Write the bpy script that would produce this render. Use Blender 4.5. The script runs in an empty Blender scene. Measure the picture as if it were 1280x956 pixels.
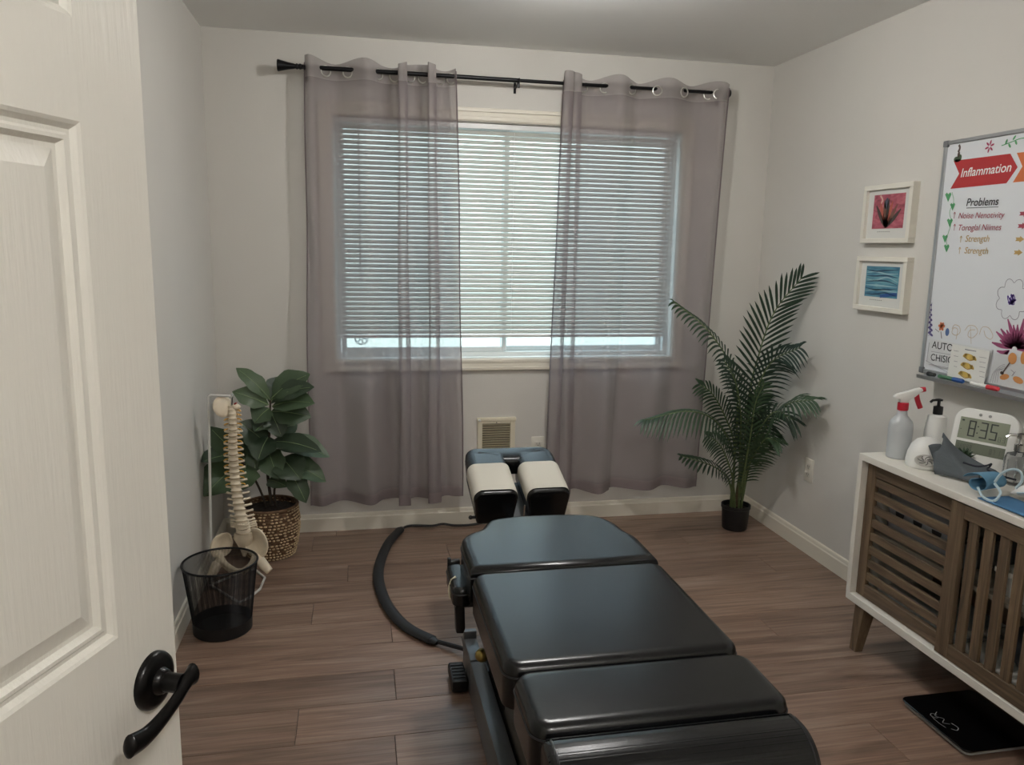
import bpy, bmesh, math, random
from mathutils import Vector, Matrix, noise
random.seed(7)
PI = math.pi
scene = bpy.context.scene
col = scene.collection

# ------------------------------------------------------------------ camera
CAM = Vector((0.6745, -3.9715, 1.4713)); FPX = 969.6
YAW, PITCH, ROLL = 0.2001, 0.1718, 0.0186
fw = Vector((math.sin(YAW)*math.cos(PITCH), math.cos(YAW)*math.cos(PITCH), -math.sin(PITCH)))
rt = Vector((math.cos(YAW), -math.sin(YAW), 0)); upv = rt.cross(fw)
cr = rt*math.cos(ROLL) + upv*math.sin(ROLL); cu = upv*math.cos(ROLL) - rt*math.sin(ROLL)
cam_d = bpy.data.cameras.new('camera'); cam = bpy.data.objects.new('camera', cam_d); col.objects.link(cam)
cam.matrix_world = Matrix((cr, cu, -fw)).transposed().to_4x4(); cam.location = CAM
cam_d.sensor_width = 36; cam_d.lens = FPX/1280*36; cam_d.clip_start = .02
scene.camera = cam
# ------------------------------------------------------------------ world, light levels, exposure
SKY = (0.66, 0.84, 1.0); SKY_STRENGTH = 3.3
LAMP = 142.0; HALL_LAMP = 190.0
w = bpy.data.worlds.new('overcast_sky'); scene.world = w; w.use_nodes = True
bg = w.node_tree.nodes['Background']; bg.inputs[0].default_value = (*SKY, 1); bg.inputs[1].default_value = SKY_STRENGTH
vs = scene.view_settings
vs.view_transform = 'Standard'; vs.look = 'None'; vs.gamma = 1; vs.use_curve_mapping = False
vs.exposure = 0.6
XR, H = 2.864, 2.44
YF = -4.75
WX0, WX1, WZ0, WZ1 = 0.577, 2.362, 0.903, 2.082          # window opening
pl = bpy.data.lights.new('window_portal', 'AREA'); pl.shape = 'RECTANGLE'; pl.size = WX1-WX0; pl.size_y = WZ1-WZ0
pl.cycles.is_portal = True
po = bpy.data.objects.new('window_portal', pl); col.objects.link(po)
po.location = ((WX0+WX1)/2, .145, (WZ0+WZ1)/2); po.rotation_euler = (-PI/2, 0, 0)

# ------------------------------------------------------------------ helpers
def ray(x, y): return fw + cr*((x-640)/FPX) - cu*((y-478)/FPX)
def on(x, y, ax, v):
    d = ray(x, y); return CAM + d*((v-CAM[ax])/d[ax])
def atx(x, y, v): return on(x, y, 0, v)
def aty(x, y, v): return on(x, y, 1, v)
def atz(x, y, v): return on(x, y, 2, v)
def s2l(c):
    return tuple(((v/255)/12.92 if v/255 <= .04045 else ((v/255+.055)/1.055)**2.4) for v in c)

MATS = {}
def mat(name, rgb, rough=.6, metal=0, var=0, vscale=8, stretch=(1,1,1), bump=0, bscale=60, spec=.5, lin=False, emit=0, trans=0, obj_random=0):
    if name in MATS: return MATS[name]
    m = bpy.data.materials.new(name); m.use_nodes = True; MATS[name] = m
    nt = m.node_tree; b = nt.nodes['Principled BSDF']
    c = rgb if lin else s2l(rgb)
    b.inputs['Base Color'].default_value = (*c, 1); b.inputs['Roughness'].default_value = rough
    b.inputs['Metallic'].default_value = metal; b.inputs['Specular IOR Level'].default_value = spec
    if trans: b.inputs['Transmission Weight'].default_value = trans
    if emit: b.inputs['Emission Color'].default_value = (*c, 1); b.inputs['Emission Strength'].default_value = emit
    if var or bump:
        tc = nt.nodes.new('ShaderNodeTexCoord'); mp = nt.nodes.new('ShaderNodeMapping')
        mp.inputs['Scale'].default_value = stretch; nt.links.new(tc.outputs['Object'], mp.inputs[0])
    if var:
        n = nt.nodes.new('ShaderNodeTexNoise'); n.inputs['Scale'].default_value = vscale; n.inputs['Detail'].default_value = 5
        nt.links.new(mp.outputs[0], n.inputs['Vector'])
        r = nt.nodes.new('ShaderNodeValToRGB'); nt.links.new(n.outputs['Fac'], r.inputs[0])
        r.color_ramp.elements[0].position = .3; r.color_ramp.elements[1].position = .7
        r.color_ramp.elements[0].color = (*[v*(1-var) for v in c], 1); r.color_ramp.elements[1].color = (*[min(1, v*(1+var)) for v in c], 1)
        nt.links.new(r.outputs[0], b.inputs['Base Color'])
    if bump:
        n2 = nt.nodes.new('ShaderNodeTexNoise'); n2.inputs['Scale'].default_value = bscale; n2.inputs['Detail'].default_value = 4
        nt.links.new(mp.outputs[0], n2.inputs['Vector'])
        bp = nt.nodes.new('ShaderNodeBump'); bp.inputs['Strength'].default_value = bump; bp.inputs['Distance'].default_value = .004
        nt.links.new(n2.outputs['Fac'], bp.inputs['Height']); nt.links.new(bp.outputs[0], b.inputs['Normal'])
    return m

def frame_of(d):
    d = d.normalized(); a = Vector((0,0,1)) if abs(d.z) < .9 else Vector((1,0,0))
    s = d.cross(a).normalized(); return s, s.cross(d).normalized()

class MB:
    def __init__(s): s.v = []; s.f = []
    def add(s, vs, fs):
        o = len(s.v); s.v += [Vector(v) for v in vs]; s.f += [tuple(i+o for i in f) for f in fs]; return s
    def box(s, x0, x1, y0, y1, z0, z1, bev=0, seg=2, M=None):
        bm = bmesh.new(); bmesh.ops.create_cube(bm, size=1)
        for v in bm.verts: v.co = Vector(((x0+x1)/2+v.co.x*(x1-x0), (y0+y1)/2+v.co.y*(y1-y0), (z0+z1)/2+v.co.z*(z1-z0)))
        if bev: bmesh.ops.bevel(bm, geom=list(bm.edges), offset=bev, segments=seg, profile=.5, affect='EDGES')
        return s.bm(bm, M)
    def bm(s, bm, M=None):
        bm.verts.index_update(); vs = [(M @ v.co) if M else v.co.copy() for v in bm.verts]
        fs = [tuple(v.index for v in f.verts) for f in bm.faces]; bm.free(); return s.add(vs, fs)
    def prism(s, pts, d, bev=0, seg=2, M=None):                       # pts: planar polygon in 3D, extruded by vector d
        bm = bmesh.new(); vs = [bm.verts.new(p) for p in pts]; f = bm.faces.new(vs)
        r = bmesh.ops.extrude_face_region(bm, geom=[f])
        bmesh.ops.translate(bm, vec=Vector(d), verts=[g for g in r['geom'] if isinstance(g, bmesh.types.BMVert)])
        bmesh.ops.recalc_face_normals(bm, faces=bm.faces)
        if bev: bmesh.ops.bevel(bm, geom=list(bm.edges), offset=bev, segments=seg, profile=.5, affect='EDGES')
        return s.bm(bm, M)
    def tube(s, path, r, n=8, closed=False, cap=True, flat=1.0, up=None):
        path = [Vector(p) for p in path]; N = len(path); vs = []; fs = []
        rr = r if isinstance(r, (list, tuple)) else [r]*N; pa = None
        for i, p in enumerate(path):
            a = path[i-1] if (i or closed) else p; b = path[(i+1) % N] if (i < N-1 or closed) else p
            d = (b-a).normalized()
            if pa is None: sx, sy = frame_of(d) if up is None else (d.cross(Vector(up)).normalized(), None)
            else: sx = (pa - d*pa.dot(d)).normalized()
            if up is not None: sx = d.cross(Vector(up)).normalized()
            sy = sx.cross(d); pa = sx
            for k in range(n):
                t = 2*PI*k/n; vs.append(p + sx*(math.cos(t)*rr[i]) + sy*(math.sin(t)*rr[i]*flat))
        for i in range(N if closed else N-1):
            j = (i+1) % N
            for k in range(n): fs.append((i*n+k, i*n+(k+1) % n, j*n+(k+1) % n, j*n+k))
        if cap and not closed: fs += [tuple(range(n-1, -1, -1)), tuple((N-1)*n+k for k in range(n))]
        return s.add(vs, fs)
    def lathe(s, prof, c=(0,0,0), n=32, M=None, capb=True, capt=True, sx=1, sy=1):   # prof [(r,z)]
        c = Vector(c); vs = []; fs = []
        for r, z in prof:
            for k in range(n):
                t = 2*PI*k/n; v = Vector((r*sx*math.cos(t), r*sy*math.sin(t), z)); vs.append(c + (M @ v if M else v))
        for i in range(len(prof)-1):
            for k in range(n): fs.append((i*n+k, i*n+(k+1) % n, (i+1)*n+(k+1) % n, (i+1)*n+k))
        if capb: fs.append(tuple(range(n-1, -1, -1)))
        if capt: fs.append(tuple((len(prof)-1)*n+k for k in range(n)))
        return s.add(vs, fs)
    def ball(s, c, r, n=12, M=None):
        prof = [(math.sin(PI*i/n), -math.cos(PI*i/n)) for i in range(1, n)]
        R = r if isinstance(r, (tuple, list)) else (r, r, r)
        Q = Matrix.Diagonal(R).to_3x3()
        return s.lathe(prof, c, n*2, (M @ Q) if M else Q)
    def torus(s, c, axis, R, r, n=24, m=8, e=1):
        a, b = frame_of(Vector(axis)); c = Vector(c)
        return s.tube([c + a*(R*math.cos(2*PI*k/n)) + b*(R*e*math.sin(2*PI*k/n)) for k in range(n)], r, m, True)
    def mesh(s, name, m, smooth=True, ang=38):
        me = bpy.data.meshes.new(name); me.from_pydata(s.v, [], s.f); me.materials.append(m); me.update()
        bm = bmesh.new(); bm.from_mesh(me); bmesh.ops.recalc_face_normals(bm, faces=bm.faces); bm.to_mesh(me); bm.free()
        if smooth:
            me.polygons.foreach_set('use_smooth', [True]*len(me.polygons)); me.set_sharp_from_angle(angle=math.radians(ang))
        return me
    def build(s, name, m, parent=None, smooth=True, ang=38, **k):
        o = bpy.data.objects.new(name, s.mesh(name, m, smooth, ang)); col.objects.link(o)
        if parent: o.parent = parent; o.matrix_parent_inverse = root_inv(parent)
        if k: tag(o, **k)
        return o
def root_inv(p):                                                      # parts are modelled in world coordinates
    return Matrix.Translation(-p.location) if p.type == 'EMPTY' else Matrix.Identity(4)
def tag(o, label=None, cat=None, group=None, kind=None):
    if label: o['label'] = label
    if cat: o['category'] = cat
    if group: o['group'] = group
    if kind: o['kind'] = kind
    return o
def empty(name, loc, label=None, cat=None, group=None, kind=None):
    o = bpy.data.objects.new(name, None); col.objects.link(o); o.location = loc; o.empty_display_size = .05
    return tag(o, label, cat, group, kind)
def B(*a, **k): return MB().box(*a, **k)
def cr_spline(pts, n=8):
    P = [Vector(p) for p in pts]; P = [P[0]*2-P[1]] + P + [P[-1]*2-P[-2]]; out = []
    for i in range(1, len(P)-2):
        for k in range(n):
            t = k/n; a, b, c, d = P[i-1:i+3]
            out.append(.5*((2*b) + (c-a)*t + (2*a-5*b+4*c-d)*t*t + (3*b-a-3*c+d)*t**3))
    out.append(P[-2]); return out
def text_mesh(s, size, shear=0, offset=0, align='LEFT'):
    c = bpy.data.curves.new('t', 'FONT'); c.body = s; c.size = size; c.shear = shear; c.offset = offset; c.align_x = align
    o = bpy.data.objects.new('t', c); col.objects.link(o); bpy.context.view_layer.update()
    dg = bpy.context.evaluated_depsgraph_get(); me = o.evaluated_get(dg).to_mesh()
    mb = MB(); mb.add([v.co.copy() for v in me.vertices], [tuple(p.vertices) for p in me.polygons])
    o.evaluated_get(dg).to_mesh_clear(); bpy.data.objects.remove(o); bpy.data.curves.remove(c)
    return mb
def fit(mb, width):                                                   # scale flat text to a width, keep left bottom at 0
    xs = [v.x for v in mb.v]; ys = [v.y for v in mb.v]; k = width/(max(xs)-min(xs)); x0 = min(xs); 
    mb.v = [Vector(((v.x-x0)*k, v.y*k, 0)) for v in mb.v]; return mb

# ------------------------------------------------------------------ materials
M_wall = mat('wall_paint', (211,208,201), .85, bump=.12, bscale=180, var=.012, vscale=3)
M_ceil = mat('ceiling_paint', (240,240,237), .9, bump=.15, bscale=120)
M_trim = mat('trim_paint', (226,220,205), .45)
M_door = mat('door_paint', (218,215,206), .42, bump=.22, bscale=14, stretch=(12,12,1))
M_vinyl = mat('window_vinyl', (232,234,232), .35)
M_black = mat('black_metal', (22,22,24), .38, .6)
M_blackp = mat('black_plastic', (20,20,22), .45)
M_pad = mat('black_vinyl', (8,9,11), .26, bump=.03, bscale=220, spec=.46)
M_chrome = mat('chrome', (190,190,186), .2, 1)
M_white = mat('white_plastic', (226,226,222), .35)
M_dark = mat('dark_void', (12,12,12), .8)

def wood(name, c0, c1, c2, axis, rough=.5, scale=1.0, knots=True):
    m = bpy.data.materials.new(name); m.use_nodes = True; nt = m.node_tree; b = nt.nodes['Principled BSDF']; L = nt.links.new
    tc = nt.nodes.new('ShaderNodeTexCoord'); oi = nt.nodes.new('ShaderNodeObjectInfo')
    ad = nt.nodes.new('ShaderNodeVectorMath'); ad.operation = 'ADD'
    cx = nt.nodes.new('ShaderNodeCombineXYZ'); mu = nt.nodes.new('ShaderNodeMath'); mu.operation = 'MULTIPLY'; mu.inputs[1].default_value = 37
    L(oi.outputs['Random'], mu.inputs[0]); [L(mu.outputs[0], cx.inputs[i]) for i in range(3)]
    L(tc.outputs['Object'], ad.inputs[0]); L(cx.outputs[0], ad.inputs[1])
    mp = nt.nodes.new('ShaderNodeMapping'); sc = [16*scale]*3; sc[axis] = 1.1*scale; mp.inputs['Scale'].default_value = sc; L(ad.outputs[0], mp.inputs[0])
    n = nt.nodes.new('ShaderNodeTexNoise'); n.inputs['Scale'].default_value = 1.6; n.inputs['Detail'].default_value = 7; n.inputs['Distortion'].default_value = 1.1; n.inputs['Roughness'].default_value = .6; L(mp.outputs[0], n.inputs['Vector'])
    r = nt.nodes.new('ShaderNodeValToRGB'); L(n.outputs['Fac'], r.inputs[0]); e = r.color_ramp.elements
    e[0].position = .3; e[0].color = (*s2l(c0), 1); e[1].position = .72; e[1].color = (*s2l(c2), 1); q = e.new(.5); q.color = (*s2l(c1), 1)
    mp2 = nt.nodes.new('ShaderNodeMapping'); s2 = [120*scale]*3; s2[axis] = 3*scale; mp2.inputs['Scale'].default_value = s2; L(ad.outputs[0], mp2.inputs[0])
    n2 = nt.nodes.new('ShaderNodeTexNoise'); n2.inputs['Scale'].default_value = 1.5; n2.inputs['Detail'].default_value = 3; L(mp2.outputs[0], n2.inputs['Vector'])
    mr = nt.nodes.new('ShaderNodeMapRange'); mr.inputs[1].default_value = .3; mr.inputs[2].default_value = .7; mr.inputs[3].default_value = .78; mr.inputs[4].default_value = 1.12; L(n2.outputs['Fac'], mr.inputs[0])
    pr = nt.nodes.new('ShaderNodeMapRange'); pr.inputs[3].default_value = .86; pr.inputs[4].default_value = 1.12; L(oi.outputs['Random'], pr.inputs[0])
    m1 = nt.nodes.new('ShaderNodeMath'); m1.operation = 'MULTIPLY'; L(mr.outputs[0], m1.inputs[0]); L(pr.outputs[0], m1.inputs[1])
    vm = nt.nodes.new('ShaderNodeVectorMath'); vm.operation = 'SCALE'; L(r.outputs[0], vm.inputs[0]); L(m1.outputs[0], vm.inputs['Scale'])
    L(vm.outputs[0], b.inputs['Base Color']); b.inputs['Roughness'].default_value = rough
    bp = nt.nodes.new('ShaderNodeBump'); bp.inputs['Strength'].default_value = .25; bp.inputs['Distance'].default_value = .002; L(n2.outputs['Fac'], bp.inputs['Height']); L(bp.outputs[0], b.inputs['Normal'])
    return m
M_floor = wood('floor_wood', (106,84,71), (133,108,92), (157,135,119), 0, .32, .9)
M_cabx = wood('cabinet_wood_y', (66,53,40), (98,80,60), (122,102,78), 1, .6, 1.6)
M_cabz = wood('cabinet_wood_z', (66,53,40), (98,80,60), (122,102,78), 2, .6, 1.6)

# ------------------------------------------------------------------ the setting
fl = B(-.15, XR+.15, YF, .15, -.06, -.006).build('floor', mat('floor_joint', (44,34,28), .8), kind='structure')
joints = {(-.85): .483, (-1.04): .79, (-1.23): 2.27-1.22, (-1.42): .785, (-1.61): .475, (-1.80): .77, (-1.99): 2.26-1.22, -.66: 2.59-1.22, -.47: .62, -.28: 1.1, -.09: .445}
yb = .10; g = .0009; plank_cache = {}
while yb > YF:
    y1 = round(yb, 2); y0 = max(y1-.19, YF)
    x = joints.get(y1, random.uniform(.2, 1.3))
    while x > 0: x -= 1.22
    while x < XR:
        a, b_ = max(x, 0), min(x+1.22, XR)
        top = min(y1, 0)
        if b_-a > .01 and top-y0 > .005:
            key = (round(b_-a, 3), round(top-y0, 3))
            if key not in plank_cache:
                plank_cache[key] = B(g, b_-a-g, g, top-y0-g, -.006, 0, bev=.0008, seg=1).mesh('plank', M_floor)
            o = bpy.data.objects.new('plank', plank_cache[key]); col.objects.link(o); o.parent = fl; o.location = (a, y0, 0)
        x += 1.22
    yb -= .19
T = .15
B(-T, XR+T, YF-T, T, H, H+.1).build('ceiling', M_ceil, kind='structure')
wb = MB(); wb.box(-T, WX0, 0, T, 0, H); wb.box(WX1, XR+T, 0, T, 0, H); wb.box(WX0, WX1, 0, T, 0, WZ0); wb.box(WX0, WX1, 0, T, WZ1, H)
wb.build('wall_back', M_wall, smooth=False, kind='structure')
B(-T, 0, YF, 0, 0, H).build('wall_left', M_wall, smooth=False, kind='structure')
B(XR, XR+T, YF, 0, 0, H).build('wall_right', M_wall, smooth=False, kind='structure')
B(-T, XR+T, YF-T, YF, 0, H).build('wall_front', M_wall, smooth=False, kind='structure')
B(0, .105, -3.83, -3.71, 0, H).build('wall_partition', M_wall, smooth=False, kind='structure')
def baseboard(name, a, b, nrm):
    a = Vector(a); b = Vector(b); n = Vector(nrm)
    prof = [(0,0),(.014,0),(.014,.068),(.010,.074),(.010,.079),(.007,.088),(0,.092)]
    MB().prism([a + n*p + Vector((0,0,q)) for p, q in prof], b-a).build(name, M_trim, ang=20, kind='structure')
baseboard('baseboard_back', (0,0,0), (XR,0,0), (0,-1,0))
baseboard('baseboard_left', (0,-.014,0), (0,-3.71,0), (1,0,0))
baseboard('baseboard_right', (XR,-.014,0), (XR,YF,0), (-1,0,0))

# window: casing, vinyl frame, sliding sashes, panes
win = empty('window_1', ((WX0+WX1)/2, 0, WZ0), kind='structure')
cw = .088; prof = [(0,0),(0,-.012),(.008,-.016),(.020,-.016),(.024,-.013),(.042,-.015),(.046,-.021),(.058,-.021),(.062,-.018),(.062,0)]
def casing(p0, p1, o0, o1):
    # quad-strip between inner corner p0->p1, outward directions o0,o1
    vs = []; fs = []; n = len(prof)
    for P, O in ((p0,o0),(p1,o1)):
        for w_, d in prof: vs.append(Vector(P)+Vector(O)*w_+Vector((0,d,0)))
    for i in range(n-1): fs.append((i,i+1,n+i+1,n+i))
    fs += [tuple(range(n)), tuple(range(2*n-1,n-1,-1))]
    MB().add(vs, fs).build('casing', M_trim, win, ang=25)
e = .004
c00,c10,c11,c01 = (WX0-e,0,WZ0-e),(WX1+e,0,WZ0-e),(WX1+e,0,WZ1+e),(WX0-e,0,WZ1+e)
d00,d10,d11,d01 = (-1,0,-1),(1,0,-1),(1,0,1),(-1,0,1)
casing(c00,c10,d00,d10); casing(c10,c11,d10,d11); casing(c11,c01,d11,d01); casing(c01,c00,d01,d00)
fy0, fy1 = .06, .13; fwid = .022
fr = MB(); fr.box(WX0,WX0+fwid,fy0,fy1,WZ0,WZ1); fr.box(WX1-fwid,WX1,fy0,fy1,WZ0,WZ1); fr.box(WX0+fwid,WX1-fwid,fy0,fy1,WZ0,WZ0+fwid); fr.box(WX0+fwid,WX1-fwid,fy0,fy1,WZ1-fwid,WZ1)
fr.build('frame', M_vinyl, win, smooth=False)
M_glass = bpy.data.materials.new('window_glass'); M_glass.use_nodes = True
nt = M_glass.node_tree; nt.nodes.clear(); o_ = nt.nodes.new('ShaderNodeOutputMaterial'); mx = nt.nodes.new('ShaderNodeMixShader'); t_ = nt.nodes.new('ShaderNodeBsdfTransparent'); g_ = nt.nodes.new('ShaderNodeBsdfGlossy')
t_.inputs[0].default_value = (.93,.97,.96,1); g_.inputs['Roughness'].default_value = .02; mx.inputs[0].default_value = .03
nt.links.new(t_.outputs[0], mx.inputs[1]); nt.links.new(g_.outputs[0], mx.inputs[2]); nt.links.new(mx.outputs[0], o_.inputs[0])
MX = 1.445
def sash(x0, x1, y0, y1):
    z0, z1 = WZ0+fwid+.002, WZ1-fwid-.002; sw = .026
    s = MB(); s.box(x0,x0+sw,y0,y1,z0,z1,bev=.003,seg=1); s.box(x1-sw,x1,y0,y1,z0,z1,bev=.003,seg=1); s.box(x0+sw,x1-sw,y0,y1,z0,z0+sw,bev=.003,seg=1); s.box(x0+sw,x1-sw,y0,y1,z1-sw,z1,bev=.003,seg=1)
    so = s.build('sash', M_vinyl, win, ang=25)
    B(x0+sw-.004,x1-sw+.004,(y0+y1)/2-.003,(y0+y1)/2+.003,z0+sw-.004,z1-sw+.004).build('pane', M_glass, so, smooth=False)
    return so
s1 = sash(WX0+fwid+.002, MX+.014, .066, .092); sash(MX-.014, WX1-fwid-.002, .098, .124)
# round rosette decal on the left pane
dm = MB(); dc = Vector((.70, .0745, 1.0))
for k in range(6):
    a = PI/3*k+.3; dm.torus(dc+Vector((.020*math.cos(a),0,.020*math.sin(a))), (0,1,0), .0115, .0022, 14, 6)
dm.torus(dc, (0,1,0), .009, .0022, 14, 6); dm.torus(dc, (0,1,0), .034, .0018, 24, 6)
dm.build('decal', mat('decal_blue', (120,150,175), .6), s1)

# door, standing open on the left
DD = Vector((.365, .931, 0)).normalized(); DN = Vector((DD.y, -DD.x, 0))
DH = Vector((.417, -3.009, 0))                                        # foot of the lever axis on the visible face
def dp(s, n, z): return DH + DD*s + DN*n + Vector((0,0,z))
DS0, DS1 = -.760, .050
dr = empty('door_1', dp(DS0, 0, 0), kind='structure')
DT = Matrix(((DD.x, DN.x, 0, DH.x), (DD.y, DN.y, 0, DH.y), (0,0,1,0), (0,0,0,1)))
def panels_face(mb):
    zb = [.012,.24,.84,1.016,1.592,1.694,1.93,2.03]
    sb = [DS0, DS0+.11, DS0+.35, DS0+.46, DS1-.105, DS1]
    pr = [(0,0),(.004,-.002),(.009,-.007),(.013,-.007),(.016,-.0045),(.020,-.0045),(.025,-.011),(.030,-.011),(.05,-.004)]
    for i in range(5):
        for j in range(7):
            s0,s1_,z0,z1 = sb[i],sb[i+1],zb[j],zb[j+1]
            if i in (1,3) and j in (1,3,5):
                prev = None
                for (q,d) in pr:
                    ring = [dp(s0+q,d,z0+q),dp(s1_-q,d,z0+q),dp(s1_-q,d,z1-q),dp(s0+q,d,z1-q)]
                    if prev:
                        for k in range(4): mb.add([prev[k],prev[(k+1)%4],ring[(k+1)%4],ring[k]], [(0,1,2,3)])
                    prev = ring
                mb.add(prev, [(0,1,2,3)])
            else: mb.add([dp(s0,0,z0),dp(s1_,0,z0),dp(s1_,0,z1),dp(s0,0,z1)], [(0,1,2,3)])
    return mb
dm = panels_face(MB()); th = .035
for (a,b_) in (((DS0,.012),(DS1,.012)),((DS1,.012),(DS1,2.03)),((DS1,2.03),(DS0,2.03)),((DS0,2.03),(DS0,.012))):
    dm.add([dp(a[0],0,a[1]),dp(b_[0],0,b_[1]),dp(b_[0],-th,b_[1]),dp(a[0],-th,a[1])], [(0,1,2,3)])
dm.add([dp(DS0,-th,.012),dp(DS1,-th,.012),dp(DS1,-th,2.03),dp(DS0,-th,2.03)], [(0,1,2,3)])
me = bpy.data.meshes.new('leaf'); me.from_pydata(dm.v, [], dm.f)
bm = bmesh.new(); bm.from_mesh(me); bmesh.ops.remove_doubles(bm, verts=bm.verts, dist=1e-5); bmesh.ops.recalc_face_normals(bm, faces=bm.faces); bm.to_mesh(me); bm.free()
me.materials.append(M_door); do = bpy.data.objects.new('door_leaf', me); col.objects.link(do); do.parent = dr; do.matrix_parent_inverse = root_inv(dr)
M_orb = mat('oil_rubbed_bronze', (24,23,23), .28, .7)
HZ = .93
Rn = Matrix((DD, Vector((0,0,1)), DN)).transposed()                   # local z -> door normal
ro = MB().lathe([(.036,0),(.036,.004),(.034,.008),(.028,.011),(.017,.012),(.015,.018),(.012,.020),(.012,.036),(.0125,.042)], dp(0,0,HZ), 36, Rn, capb=False).build('rose', M_orb, None)
hd = empty('door_handle', dp(0,0,HZ)); hd.parent = dr; hd.matrix_parent_inverse = root_inv(dr)
ro.parent = hd; ro.matrix_parent_inverse = Matrix.Translation(-dp(0,0,HZ))
lev = cr_spline([dp(.014,.047,.936), dp(.002,.049,.936), dp(-.020,.049,.926), dp(-.046,.046,.915), dp(-.076,.043,.909), dp(-.104,.043,.915)], 6)
rads = [.0145-.0050*min(1, i/9) if i < 15 else .0095+.0040*(i-15)/(len(lev)-16) for i in range(len(lev))]
lev = [lev[0]+(lev[0]-lev[1])*.9, lev[0]+(lev[0]-lev[1])*.6]+lev+[lev[-1]+(lev[-1]-lev[-2])*.5, lev[-1]+(lev[-1]-lev[-2])*.8]; rads = [rads[0]*.35, rads[0]*.75]+rads+[rads[-1]*.8, rads[-1]*.35]
lm = MB().tube(lev, rads, 16, flat=.6, up=DN); 
lo = lm.build('lever', M_orb, None); lo.parent = hd; lo.matrix_parent_inverse = Matrix.Translation(-dp(0,0,HZ))
B(DS1-.0, DS1+.0015, -.03, -.005, HZ-.03, HZ+.03, M=DT).build('latch_plate', M_orb, None).parent = dr
bpy.data.objects['latch_plate'].matrix_parent_inverse = root_inv(dr)

# outside: pale ground and a neighbouring pale wall
B(-6, 9, T+.02, 14, -.4, -.3).build('ground_outside', mat('concrete_outside', (205,205,198), .9, var=.06), kind='structure')
B(-6, 9, 4.2, 4.4, -.3, 2.6).build('wall_outside', mat('stucco_outside', (226,222,208), .9, var=.03), smooth=False, kind='structure')

# ------------------------------------------------------------------ ceiling lights
def emis(name, c, s):
    m = bpy.data.materials.new(name); m.use_nodes = True; b = m.node_tree.nodes['Principled BSDF']
    b.inputs['Base Color'].default_value = (.8,.8,.8,1); b.inputs['Emission Color'].default_value = (*c,1); b.inputs['Emission Strength'].default_value = s; return m
def ceiling_lamp(x, y, strength, label, c=(1,.98,.955)):
    t = empty('ceiling_light', (x,y,H), label, 'ceiling light')
    MB().lathe([(.036,H-.03),(.044,H-.026),(.05,H)], (x,y,0), 32).build('base_ring', M_white, t)
    MB().lathe([(.006,H-.105),(.042,H-.102),(.064,H-.09),(.072,H-.07),(.068,H-.05),(.052,H-.036),(.036,H-.031)], (x,y,0), 32, capt=False).build('diffuser', emis('lamp_glow', c, strength), t)
ceiling_lamp(1.45, -1.30, LAMP, 'round flush ceiling light above the treatment table')
ceiling_lamp(1.15, -4.25, HALL_LAMP, 'round flush ceiling light behind the open door', (1,.975,.94))

# ------------------------------------------------------------------ curtain rod, curtains, blind
RY, RZ = -.09, 2.272
rod = empty('curtain_rod', (1.45, 0, RZ), 'black metal curtain rod above the window with flared end caps', 'curtain rod')
MB().tube([(.44,RY,RZ+.002),(1.47,RY,RZ)], .0105, 12).build('outer_tube', M_black, rod)
MB().tube([(1.47,RY,RZ),(2.56,RY,RZ)], .0085, 12).build('inner_tube', M_black, rod)
MB().torus((1.47,RY,RZ), (1,0,0), .0105, .0025, 16, 6).build('joint_ring', M_black, rod)
Rx = Matrix.Rotation(-PI/2, 3, 'Y')
MB().lathe([(.0105,0),(.013,.004),(.013,.010),(.010,.014),(.014,.022),(.010,.028),(.012,.035),(.016,.06),(.022,.085),(.027,.105),(.024,.109)], (.448,RY,RZ+.002), 20, Rx).build('finial', M_black, rod)
MB().lathe([(.012,0),(.02,.004),(.021,.014),(.017,.019)], (2.557,RY,RZ), 20, Matrix.Rotation(PI/2, 3, 'Y')).build('finial', M_black, rod)
for bx in (.462, 1.466, 2.545):
    b = MB(); b.box(bx-.005,bx+.005,RY-.012,0,RZ-.022,RZ-.015); b.box(bx-.006,bx+.006,-.004,0,RZ-.045,RZ+.015); b.tube([(bx,RY-.012,RZ+.006),(bx,RY-.015,RZ-.008),(bx,RY-.006,RZ-.018),(bx,RY+.010,RZ-.018),(bx,RY+.015,RZ-.006)], .005, 8)
    b.box(bx-.005,bx+.005,RY-.009,RY-.003,RZ-.036,RZ-.012)
    b.build('bracket', M_black, rod)

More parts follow.
